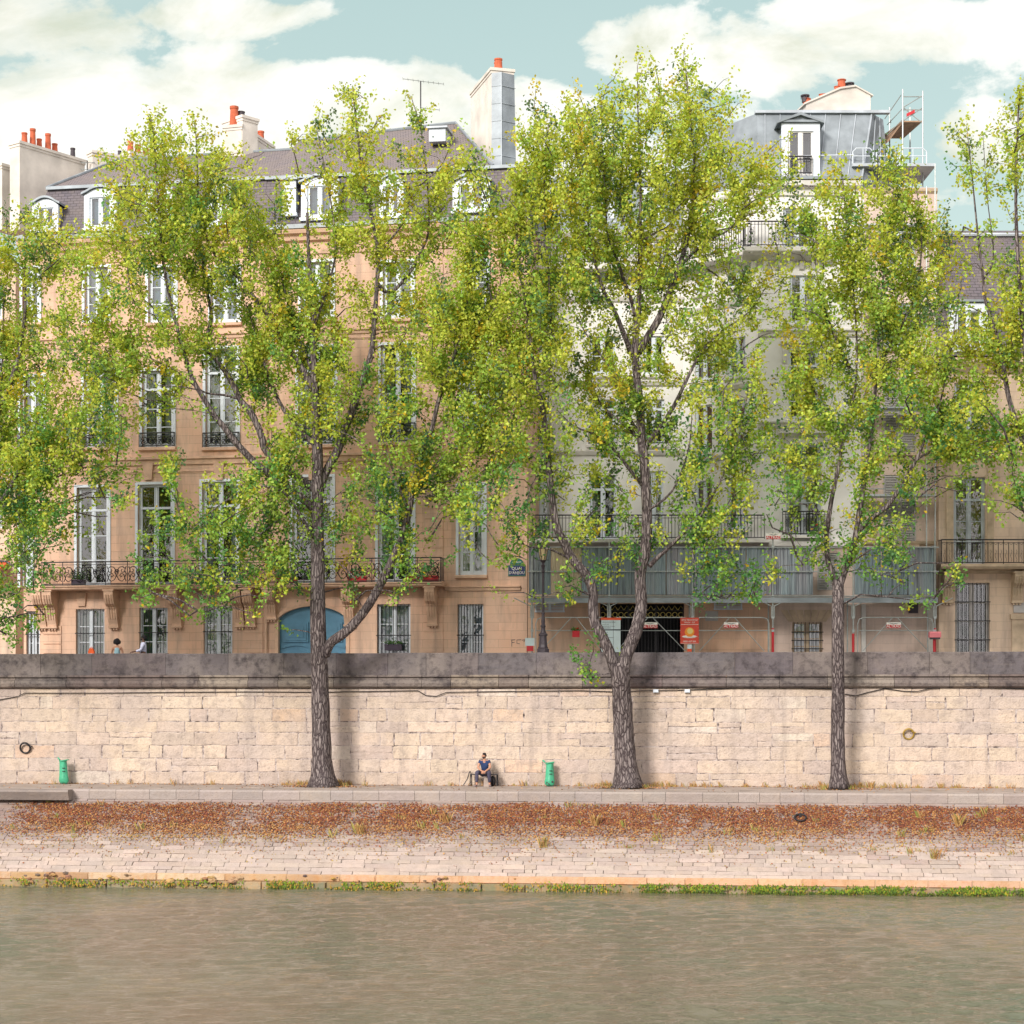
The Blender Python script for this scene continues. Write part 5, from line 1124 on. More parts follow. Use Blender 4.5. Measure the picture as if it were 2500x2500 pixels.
for (a,b) in ((2082,2132),(2140,2190),(2196,2262)):
    xa,xb=T.u(a,-1),T.u(b,-1); mb.tube([(xa,-1,z0),(xa,-1,z1-.15),(xa+.15,-1,z1),(xb-.15,-1,z1),(xb,-1,z1-.15),(xb,-1,z0)],.026,6); mb.tube([(xa,-1,(z0+z1)/2),(xb,-1,(z0+z1)/2)],.02,6); mb.tube([((xa+xb)/2,-1,z0),((xa+xb)/2,-1,z1)],.018,6)
mb.tube([(T.u(1920,-1),-1,tz(381,-1)),(T.u(2085,-1),-1,tz(378,-1))],.022,6)
mb.build('guard_frame',M['white'],T.root)
mb=MB(); mb.box(T.u(2080,-1),T.u(2284,-1),-1.1,1.6,z0-.12,z0); mb.build('platform',M['zinc_pale'],T.root)
x=T.u(2210); mb=MB(); mb.prism([(x+.05,tz(278)),(x+.4,tz(268)),(x+.4,tz(276)),(x+.05,tz(286))],-.02,-.05); mb.build('banner',M['red'],T.root)
# ================= SIGNS =================
SR=tuple(S.root.location)
def banner(px_,py_,w_,label,off=-.24,h=.26):
    e=empty('company_banner',SR,0,label,'banner','small red and white banners on the scaffold'); x=su(px_,off); z=S.z(py_,px_,off)
    mb=MB(); mb.box(x-w_/2,x+w_/2,off,off+.015,z-h*.42,z+h*.12); p=mb.build('red_band',M['red'],e); text('ALTRAD',.16,M['ltext'],p,(x,off-.006,z-h*.15))
    mb=MB(); mb.box(x-w_/2,x+w_/2,off,off+.015,z+h*.121,z+h*.5); q=mb.build('white_band',M['ltext'],e)
    mb=MB(); mb.prism([(x-.25,z+h*.42),(x-.02,z+h*.2),(x+.02,z+h*.2),(x+.25,z+h*.42),(x+.05,z+h*.34),(x,z+h*.3),(x-.05,z+h*.34)],off-.004,off+.001); mb.build('emblem',M['ink'],q)
banner(1587,1527,.62,'red and white company banner on the scaffold rail before the dark gate')
banner(1785,1527,.6,'red and white company banner on the scaffold rail right of the red poster'); banner(2182,1527,.6,'red and white company banner on the scaffold rail between slim tree and pink box')
banner(1888,1310,.6,'red and white company banner above the hoarding below the curved iron railing'); banner(2182,1288,.55,'red and white company banner high before the louvred shutters')
e=empty('poster',SR,0,'red advertising poster of a peeled orange on a plate, tied to the scaffold','poster'); off=-.27
x0,x1=su(1661,off),su(1706,off); z0,z1=S.z(1572,1684,off),S.z(1508,1684,off); xm=(x0+x1)/2; w_=x1-x0; h=z1-z0
pts=[];n=16
for i in range(n+1): z=z0+h*i/n; pts.append((x1+(.012 if i%2 else -.012),z))
for i in range(n,-1,-1): z=z0+h*i/n; pts.append((x0-(.012 if i%2 else -.012),z))
mb=MB(); mb.prism(pts,off,off+.015); sh=mb.build('sheet',M['poster_red'],e)
text('SITE PROTEGE',.105,M['ltext'],sh,(xm,off-.006,z1-.1)); text('24H/24 - 7J/7',.085,M['ltext'],sh,(xm,off-.006,z1-.2)); text('0800 007 000',.095,M['ltext'],sh,(xm,off-.006,z0+.1))
mb=MB(); mb.box(x0+.02,x1-.02,off-.004,off,z1-.29,z1-.275); mb.box(x0+.02,x1-.02,off-.004,off,z0+.02,z0+.03); mb.lathe([(.0,0),(.33,.01),(.33,.02),(0,.02)],xm,off-.02,z0+.28,20,1,.05); mb.prism([(xm+.3*math.cos(t*PI/12),z0+.3+.06*math.sin(t*PI/12)) for t in range(24)],off-.006,off); mb.build('plate',M['ltext'],sh)
mb=MB(); mb.prism([(xm+.2*math.cos(t*PI/12),z0+.49+.2*math.sin(t*PI/12)) for t in range(24)],off-.012,off-.007); mb.build('orange',M['orangef'],sh)
mb=MB(); mb.prism([(xm+.02+.12*math.cos(t*PI/10),z0+.53+.12*math.sin(t*PI/10)) for t in range(20)],off-.016,off-.0125); mb.build('peel',M['orangec'],sh)
e=empty('safety_notice',SR,0,'small white and orange notice hanging below the red poster','sign'); mb=MB(); mb.box(xm-.09,xm+.09,off,off+.012,z0-.2,z0-.03); mb.build('sheet',M['paper'],e); mb=MB(); mb.box(xm-.09,xm+.09,off,off+.012,z0-.32,z0-.201); mb.build('orange_band',M['redstripe'],e)
e=empty('permit_board',SR,0,'white building permit board with a red top stripe seen through the fork of the tree','sign'); off=-.3
x0,x1=su(1468,off),su(1515,off); z0,z1=S.z(1592,1490,off),S.z(1508,1490,off); mb=MB(); mb.box(x0,x1,off,off+.02,z0,z1-.1); bd=mb.build('board',M['paper'],e)
mb=MB(); mb.box(x0-.02,x1+.02,off-.004,off+.02,z1-.099,z1); mb.build('red_band',M['redstripe'],e); mb=MB(); mb.box(x0,x1,off-.004,off-.0005,z1-.53,z1-.48); mb.box(x0+(x1-x0)*.62,x0+(x1-x0)*.62+.012,off-.004,off-.0005,z0,z1-.11)
mb.build('ruling',M['ink'],bd)
for i,(tx,zz,s_) in enumerate((('PERMIS DE CONSTRUIRE',.19,.05),('No 075 104',.28,.055),('NATURE DES TRAVAUX',.36,.05),('RAVALEMENT',.43,.06),('SURFACE',.62,.055),('HAUTEUR',.71,.055),('MAITRE D OUVRAGE',.82,.05),('ARCHITECTE',.95,.05),('MAIRIE DE PARIS',1.08,.05))): text(tx,s_,M['ink'],bd,(x0+.04,off-.004,z1-zz),align='LEFT')
e=empty('site_notice',SR,0,'pale blue notice with a red base on the first scaffold post beside the lamp','sign'); mb=MB(); off=-.25; xa,xb=su(1282,off),su(1305,off); mb.box(xa,xb,off,off+.02,sz(1577),sz(1558)); mb.build('sheet',M['paper'],e); mb=MB(); mb.box(xa+.06,xb-.05,off,off+.02,sz(1590),sz(1577)-.001); mb.build('red_band',M['red'],e)
e=empty('delivery_box',SR,0,'pink plastic box on a red post at the right end of the scaffold','box'); off=-.45; mb=MB(); xa,xb=su(2270,off),su(2298,off); zA,zB_=sz(1557),sz(1545)
mb.prismx([(off,zA),(off+.3,zA),(off+.3,zB_),(off+.06,zB_+.04),(off,zB_-.03)],xa,xb); mb.build('box',M['pink'],e); mb=MB(); mb.box(xa+.04,xb-.04,off+.02,off+.25,zA-.07,zA-.001); mb.build('base_plate',M['blackpot'],e)
mb=MB(); mb.tube([((xa+xb)/2,off+.15,0.05),((xa+xb)/2-.03,off+.15,zA-.07)],.05,8); mb.build('post',M['red'],e)
flowers('small hanging pot of red flowers on the orange wall left of the twin-stemmed tree',su(1406,-.3),-.3,sz(1556),.3,.12,SR,0,n=140,red=.12,boxmat='red')
flowers('small pot of red flowers on the scaffold planks above the hoarding',su(1990,-.1),-.1,sz(1300),.3,.1,SR,0,n=80,red=.3)
# ================= LAMP, BINS, BENCH, BAG =================
xq=wx(1326,-.18); lamp=empty('street_lamp',(X0+xq*math.cos(WA)-.18*math.sin(WA),Y0+xq*math.sin(WA)+.18*math.cos(WA),5.10),WA,'black cast iron street lamp with amber lantern standing on the parapet','street lamp')
mb=MB(); mb.lathe([(.24,0),(.24,.13),(.2,.16),(.2,.2)],n=8,rot=PI/8); mb.lathe([(.185,.2),(.165,.3),(.145,.62),(.18,.64),(.18,.69),(.13,.74)],n=8,rot=PI/8); mb.build('base',M['lampiron'],lamp)
mb=MB(); mb.lathe([(.12,.74),(.085,.85),(.075,.95),(.1,.98),(.1,1.02),(.068,1.08),(.075,1.2),(.055,1.45),(.07,1.47),(.07,1.5),(.05,1.53),(.042,3.05),(.07,3.08),(.07,3.12),(.045,3.16),(.06,3.25),(.085,3.32),(.05,3.36),(.05,3.42),(.11,3.5),(.12,3.53)],n=14); mb.build('post',M['lampiron'],lamp,smooth=False)
mb=MB(); mb.lathe([(.105,3.53),(.19,3.98)],n=6); mb.build('lantern_glass',M['lampglass'],lamp)
mb=MB(); 
for k in range(6): th=k*PI/3; mb.tube([(.11*math.cos(th),.11*math.sin(th),3.53),(.195*math.cos(th),.195*math.sin(th),3.98)],.014,5)
mb.lathe([(.22,3.98),(.22,4.02),(.13,4.13),(.12,4.18),(.05,4.24),(.03,4.27),(.045,4.31),(.01,4.38)],n=6); mb.tube([(-.22,0,3.53),(.22,0,3.53)],.016,5); mb.build('lantern_frame',M['lampiron'],lamp)
def bin_(px_,off,label,tall,squash=0,tilt=0):
    x=wx(px_,off); e=empty('litter_bin',(X0+x*math.cos(WA)+off*math.sin(WA),Y0+x*math.sin(WA)-off*math.cos(WA),.0),WA,label,'litter bin','green bag litter bins on the quay')
    mb=MB(); mb.tube([(0,.14,0),(0,.14,tall)],.025,8); mb.box(-.12,.12,.06,.2,0,.02); mb.build('post',M['galv'],e)
    mb=MB(); mb.tube([(.17*math.cos(k*PI/10),.0+.15*math.sin(k*PI/10),tall+.03*math.cos(k*PI/10)) for k in range(21)],.02,6,caps=False); mb.tube([(-.18,.0,tall+.02),(-.27,.05,tall+.1)],.03,6); mb.build('ring',M['bagg'],e)
    v=[];f=[]; prof=[(.16,tall),(.14,tall-.06),(.145,tall-.2),(.155,tall-.4),(.17,tall-.6),(.19,.22),(.185,.1),(.12,.03)]; n=28
    for i,(r,z) in enumerate(prof):
        for k in range(n):
            th=2*PI*k/n; rr=r*(1+.05*math.sin(5*th+i*.7)+.03*math.sin(11*th+i)); v.append((rr*math.cos(th)+tilt*z,rr*math.sin(th)*.85,z+.01*math.sin(3*th)))
    for i in range(len(prof)-1):
        for k in range(n): f.append((i*n+k,i*n+(k+1)%n,(i+1)*n+(k+1)%n,(i+1)*n+k))
    f.append(tuple((len(prof)-1)*n+k for k in range(n))); mesh_obj('bag',v,f,M['bagg'],e,smooth=True)
    for zz in (tall-.3,tall-.42): mb=MB(); mb.box(-.0+tilt*zz,.11+tilt*zz,-.155,-.125,zz-.014,zz+.014); mb.build('strap',M['cable'],e)
    if squash:
        mb=MB()
        for i in range(9): mb.ball((random.uniform(-.12,.12),-.12+random.uniform(-.03,.03),random.uniform(.07,.22)),.035,.03,.04,7,5,.25)
        mb.build('rubbish',M['blackpot'],e)
bin_(157,.45,'green bag litter bin against the wall at the left end of the bank, narrow bag',.93,0,-.06)
bin_(1342,.4,'green bag litter bin on the quay right of the seated man, filled with dark rubbish',.9,1,0)
def wl(px_,off,z=0): x=wx(px_,off); return (X0+x*math.cos(WA)+off*math.sin(WA),Y0+x*math.sin(WA)-off*math.cos(WA),z)
bench=empty('bench',wl(1182,.45),WA,'low black metal bench with open frame ends under the seated man','bench')
mb=MB(); mb.box(-.52,.52,-.2,.2,.44,.47); mb.build('seat',M['iron'],bench)
for x in (-.5,.5): mb=MB(); mb.tube([(x,-.19,.45),(x-.02 if x<0 else x+.02,-.2,.02)],.02,6); mb.tube([(x,.19,.45),(x,.2,.02)],.02,6); mb.tube([(x,-.2,.16),(x,.2,.16)],.015,6); mb.build('leg',M['iron'],bench)
mb=MB(); mb.tube([(-.55,-.1,.55),(-.55,.2,.56),(-.5,.22,.3)],.018,6); mb.tube([(-.55,-.1,.55),(-.62,-.1,.3),(-.78,-.15,.04)],.02,6); mb.build('armrest',M['iron'],bench)
e=empty('stone_block',wl(1189,.62),WA,'pale stone block lying between the feet of the seated man','stone'); mb=MB(); mb.prism([(-.12,0),(.13,0),(.11,.27),(-.05,.36),(-.11,.3)],-.1,.1); mb.build('block',M['walk'],e)
e=empty('rucksack',wl(1203,.5),WA,'small dark rucksack on the quay against the right end of the bench','bag'); mb=MB(); mb.ball((0,0,.2),.12,.1,.2,12,8,.05); mb.build('sack',M['cable'],e,smooth=True); mb=MB(); mb.tube([(-.05,-.1,.3),(-.03,-.15,.2),(-.05,-.1,.08)],.012,5); mb.tube([(.05,-.1,.3),(.06,-.15,.2),(.05,-.1,.08)],.012,5); mb.build('strap',M['blackpot'],e)
e=empty('cloth_bag',wl(223,-.25,5.1),WA,'bright orange cloth bag resting on the parapet left of the curly haired woman','bag'); mb=MB(); mb.prism([(-.11,0),(.12,0),(.12,.08),(.07,.19),(.0,.21),(-.06,.2),(-.11,.07)],-.07,.07); mb.build('sack',M['orange'],e); mb=MB(); mb.tube([(-.04,0,.2),(-.02,0,.25),(.03,0,.25),(.05,0,.2)],.012,6); mb.build('strap',M['orange'],e)
# ================= PEOPLE =================
def skin(name,pts,edges,mat,parent,root=0,sub=2):
    me=bpy.data.meshes.new(name); me.from_pydata([p[:3] for p in pts],edges,[]); me.update(); me.materials.append(mat)
    o=bpy.data.objects.new(name,me); COL.objects.link(o); o.parent=parent
    md=o.modifiers.new('Skin','SKIN'); md.use_smooth_shade=True
    sv=me.skin_vertices[0].data
    for i,p in enumerate(pts):
        r=p[3]; sv[i].radius=(r,r) if not isinstance(r,tuple) else r; sv[i].use_root=(i==root)
    s=o.modifiers.new('Sub','SUBSURF'); s.levels=sub; s.render_levels=sub
    return o
def hand(P0,D,U,r=.011,curl=.5,n=5):
    # palm root P0, direction D, up U: returns pts, edges (indexes from 0, root 0)
    D=Vector(D).normalized(); U=Vector(U).normalized(); Sd=D.cross(U).normalized(); P0=Vector(P0); pts=[tuple(P0)+(.028,),tuple(P0+D*.05)+(.03,)]; ed=[(0,1)]
    for k,(s,l) in enumerate(((-.032,.062),(-.011,.075),(.011,.07),(.030,.055))):
        a=P0+D*.085+Sd*s; b=a+D*l*.5-U*l*curl*.3; c=b+D*l*.4-U*l*curl*.7; i=len(pts); pts+=[tuple(a)+(r,),tuple(b)+(r*.9,),tuple(c)+(r*.75,)]; ed+=[(1,i),(i,i+1),(i+1,i+2)]
    a=P0+D*.03+Sd*-.045; b=a+D*.035-Sd*.012-U*.01; i=len(pts); pts+=[tuple(a)+(r*1.1,),tuple(b)+(r*.9,)]; ed+=[(0,i),(i,i+1)]
    return pts,ed
def body(name,J,E,mat,parent,hands=()):
    pts=[tuple(j) for j in J]; ed=list(E)
    for (w_,D,U,c) in hands:
        hp,he=hand(Vector(pts[w_][:3])+Vector(D).normalized()*.02,D,U,curl=c); b=len(pts); pts+=hp; ed.append((w_,b)); ed+=[(a+b,c_+b) for a,c_ in he]
    return skin(name,pts,ed,mat,parent)
# seated man: origin on the ground at the hips, river side is -y
pm_=empty('person',wl(1184,.45),WA,'seated man in navy t-shirt and grey trousers on the quay, forearms on knees, looking left','person')
J=[(0,0,.53,.12),(0,-.07,.70,.115),(0,-.13,.86,.13),(0,-.17,.97,.10),(0,-.19,1.03,.05),(-.01,-.21,1.09,.06),(-.02,-.22,1.17,.078),(-.02,-.21,1.225,.062),
 (-.17,-.15,.95,.065),(-.24,-.26,.72,.045),(-.08,-.45,.60,.03),(.17,-.15,.95,.065),(.24,-.26,.72,.045),(.06,-.46,.58,.03),
 (-.10,0,.52,.10),(-.26,-.42,.56,.068),(-.27,-.36,.12,.042),(-.28,-.46,.04,.035),(.10,0,.52,.10),(.20,-.42,.56,.068),(.21,-.30,.12,.042),(.23,-.40,.04,.035),(-.10,-.255,1.15,.016)]
E=[(0,1),(1,2),(2,3),(3,4),(4,5),(5,6),(6,7),(2,8),(8,9),(9,10),(2,11),(11,12),(12,13),(0,14),(14,15),(15,16),(16,17),(0,18),(18,19),(19,20),(20,21),(6,22)]
body('body',J,E,M['skin'],pm_,[(10,(.8,-.3,-.5),(0,-1,.5),.5),(13,(-.8,-.3,-.3),(0,-1,.5),.5)])
skin('tshirt',[(0,-.0,.52,.135),(0,-.07,.70,.14),(0,-.13,.86,.155),(0,-.165,.96,.115),(-.17,-.15,.945,.085),(-.215,-.20,.83,.07),(.17,-.15,.945,.085),(.215,-.20,.83,.07)],[(0,1),(1,2),(2,3),(2,4),(4,5),(2,6),(6,7)],M['tee'],pm_)
skin('trousers',[(0,0,.51,.14),(-.11,-.01,.50,.115),(-.26,-.42,.555,.085),(-.27,-.36,.14,.06),(.11,-.01,.50,.115),(.20,-.42,.555,.085),(.21,-.31,.14,.06)],[(0,1),(1,2),(2,3),(0,4),(4,5),(5,6)],M['jeans'],pm_)
for s,(x,y) in enumerate(((-.28,-.40),(.23,-.34))): skin('shoe',[(x,y+.06,.05,.05),(x+(.01 if s else -.02),y-.06,.045,.05),(x+(.02 if s else -.04),y-.16,.035,.04)],[(0,1),(1,2)],M['shoe'],pm_)
mb=MB(); mb.ball((.0,-.195,1.225),.075,.085,.06,14,9); mb.ball((.035,-.165,1.17),.05,.06,.07,10,7); h_=mb.build('hair',M['hair'],pm_,smooth=True)
mb=MB(); mb.ball((-.03,-.265,1.095),.045,.035,.032,10,7); mb.ball((.035,-.25,1.12),.025,.03,.05,8,6); mb.build('beard',M['hair'],pm_,smooth=True)
mb=MB(); mb.ball((-.07,-.285,1.165),.012,.01,.008,8,6); mb.ball((-.025,-.298,1.165),.014,.01,.008,8,6); mb.build('eyes',M['hair'],pm_)
mb=MB(); mb.ball((.055,-.24,1.14),.014,.02,.028,8,6); mb.build('ear',M['skin'],pm_)
def standing(px_,off,zg,H,label,facing,top,leg,skm,hairfn,arms,sleeve):
    e=empty('person',wl(px_,off,zg),WA+facing,label,'person'); s=H/1.75      # facing: body looks along local -y
    J=[(0,0,.95,.13),(0,0,1.15,.12),(0,.01,1.32,.135),(0,.01,1.44,.09),(0,0,1.50,.05),(0,-.01,1.56,.055),(0,-.01,1.64,.08),(0,-.0,1.70,.06),(0,-.095,1.62,.016)]
    E=[(0,1),(1,2),(2,3),(3,4),(4,5),(5,6),(6,7),(6,8)]
    for sgn,(el,wr) in zip((-1,1),arms):
        i=len(J); J+=[(sgn*.18,.01,1.40,.06),el+(.042,),wr+(.028,)]; E+=[(2,i),(i,i+1),(i+1,i+2)]
    hi=(11,14)
    for sgn in (-1,1):
        i=len(J); J+=[(sgn*.1,0,.9,.1),(sgn*.11,-.01,.5,.062),(sgn*.11,.01,.09,.04),(sgn*.12,-.12,.04,.035)]; E+=[(0,i),(i,i+1),(i+1,i+2),(i+2,i+3)]
    sc=lambda L_:[tuple(q*s for q in p) for p in L_]
    Js=sc(J); hs=[(k,tuple(Vector(J[k][:3])-Vector(J[k-1][:3])),(0,-.3,1),.4) for k in hi]
    body('body',Js,E,skm,e,hs)
    tp=[(0,0,.93,.15),(0,0,1.15,.145),(0,.01,1.32,.16),(0,.01,1.42,.11)]; te=[(0,1),(1,2),(2,3)]
    if sleeve:
        for sgn,(el,wr) in zip((-1,1),arms):
            i=len(tp); m_=Vector(el).lerp(Vector(wr),.75 if sleeve>1 else .0); tp+=[(sgn*.18,.01,1.395,.08),el+(.06,)]; te+=[(2,i),(i,i+1)]
            if sleeve>1: tp.append(tuple(m_)+(.048,)); te.append((i+1,i+2))
    skin('top',sc(tp),te,M[top],e)
    skin('trousers',sc([(0,0,.95,.15),(-.1,0,.88,.115),(-.11,-.01,.5,.08),(-.11,.01,.12,.06),(.1,0,.88,.115),(.11,-.01,.5,.08),(.11,.01,.12,.06)]),[(0,1),(1,2),(2,3),(0,4),(4,5),(5,6)],M[leg],e)
    for sgn in (-1,1): skin('shoe',sc([(sgn*.11,.03,.05,.05),(sgn*.115,-.07,.045,.05),(sgn*.12,-.17,.035,.04)]),[(0,1),(1,2)],M['shoe'],e)
    hairfn(e,s); return e
def curly(e,s):
    mb=MB()
    for i in range(70):
        a=random.uniform(0,6.28); b=random.uniform(-.6,1.5); r=.125; mb.ball((r*math.cos(a)*math.cos(b)*s,(.02+r*math.sin(a)*math.cos(b))*s,(1.645+r*math.sin(b)*.95)*s),.045,.045,.045,7,5,.15)
    mb.ball((0,.02,1.64*s),.11,.11,.11,12,8); mb.build('hair',M['hair'],e,smooth=True)
def short(e,s):
    mb=MB(); mb.ball((0,.02*s,1.68*s),.088*s,.10*s,.08*s,14,9); mb.ball((0,.05*s,1.62*s),.08*s,.07*s,.07*s,10,7); mb.build('hair',M['hair'],e,smooth=True)
    mb=MB(); mb.box(-.075*s,.075*s,-.105*s,-.085*s,1.635*s,1.665*s); mb.box(-.08*s,-.07*s,-.1*s,.03*s,1.65*s,1.66*s); mb.box(.07*s,.08*s,-.1*s,.03*s,1.65*s,1.66*s); mb.build('sunglasses',M['cable'],e)
    mb=MB(); mb.ball((0,-.06*s,1.575*s),.06*s,.055*s,.045*s,10,7); mb.build('beard',M['hair'],e,smooth=True)
standing(286,-1.0,4.12,1.54,'woman with big curly hair and light blue top behind the parapet, seen from behind',PI+.2,'topblue','jeans',M['skin'],curly,(((-.25,-.05,1.16),(-.2,-.2,.98)),((.25,-.05,1.16),(.2,-.2,.98))),0)
standing(350,-1.0,4.12,1.72,'man in pale blue shirt and sunglasses behind the parapet, turned left and gesturing',-PI/2+.25,'shirt','jeans',M['skin_dark'],short,(((-.25,-.12,1.14),(-.2,-.38,1.09)),((.24,-.1,1.14),(.16,-.36,1.08))),2)
# ================= TREES =================
DEN={100:[(31,"303")],150:[(29,"1251632")],200:[(16,"46203"),(26,"24466778751"),(49,"4")],250:[(7,"402"),(15,"46761612"),(25,"267888889861"),(46,"3427")],
300:[(5,"247673"),(14,"367861613"),(25,"58898999987403"),(43,"3"),(46,"5657")],
350:[(5,"57888763126887574541"),(25,"79999999998754"),(40,"2236213667")],
400:[(5,"78899997325888688676"),(25,"9999999999998605667614567")],
450:[(0,"22002799999984437875884379999999999999527888723355")],
500:[(0,"6762058999999776888888869888888888886788388888623 3".replace(" ",""))],
550:[(0,"8885799999999877888877899999999988963336988888844 2".replace(" ",""))],
600:[(0,"99978589999999952257899989888888866631347999986467")],
650:[(0,"88753786678688887622589999999888877786468999983478")],
700:[(0,"87756786665788887657899999988767768886778899985678")],
750:[(0,"87578888776798887768899999986767678777877889986778")],
800:[(0,"98589998887899988787889999986756668864678888988889")],
850:[(0,"98789998865798888768999999888888877666578878899788")],
900:[(0,"95689876743688687866888998788887666645888768997888")],
950:[(0,"95788865742356887767888888776788766665588896689988")],
1000:[(0,"99997732421117888646888888875677766675578855899988")],
1050:[(0,"99998520110159853248987887765756667777556677679988")],
1100:[(0,"99988510800378621489999887655664466777655776555667")],
1150:[(0,"99876520034788733788888556545533556664565675632346")],
1200:[(0,"99862420356899853778557668515455557652254776300023")],
1250:[(0,"89842002768998766678413267305256667532323576410000")],
1300:[(0,"88531126575798646678201155233145666421476767530000")],
1350:[(0,"77400136658877555666620110452430234676014444534000")],
1400:[(0,"76300034346643114422100012120000125761001211332000")],
1450:[(0,"65200000034131000000000122000000033100000000000000")],1500:[(0,"52"),(13,"1")],1550:[(0,"20"),(28,"412")],1600:[(28,"42")],1650:[(28,"2")]}
# open gaps and dense clumps that the grid rounds off
def dens(px,py):
    r=int(py//50)*50
    if r not in DEN: return 0
    c=int(px//50)
    if c==26 and 1300<=r<=1400: return 1
    for s,t in DEN[r]:
        if s<=c<s+len(t): return int(t[c-s])
    if c<0: return dens(10,py)
    if c>49: return dens(2480,py)
    return 0
GX,GY=range(-8,62),range(100,1700,50)
TW=[wD(785,1.6),wD(1530,1.6),wD(2047,1.6)]
trees={}
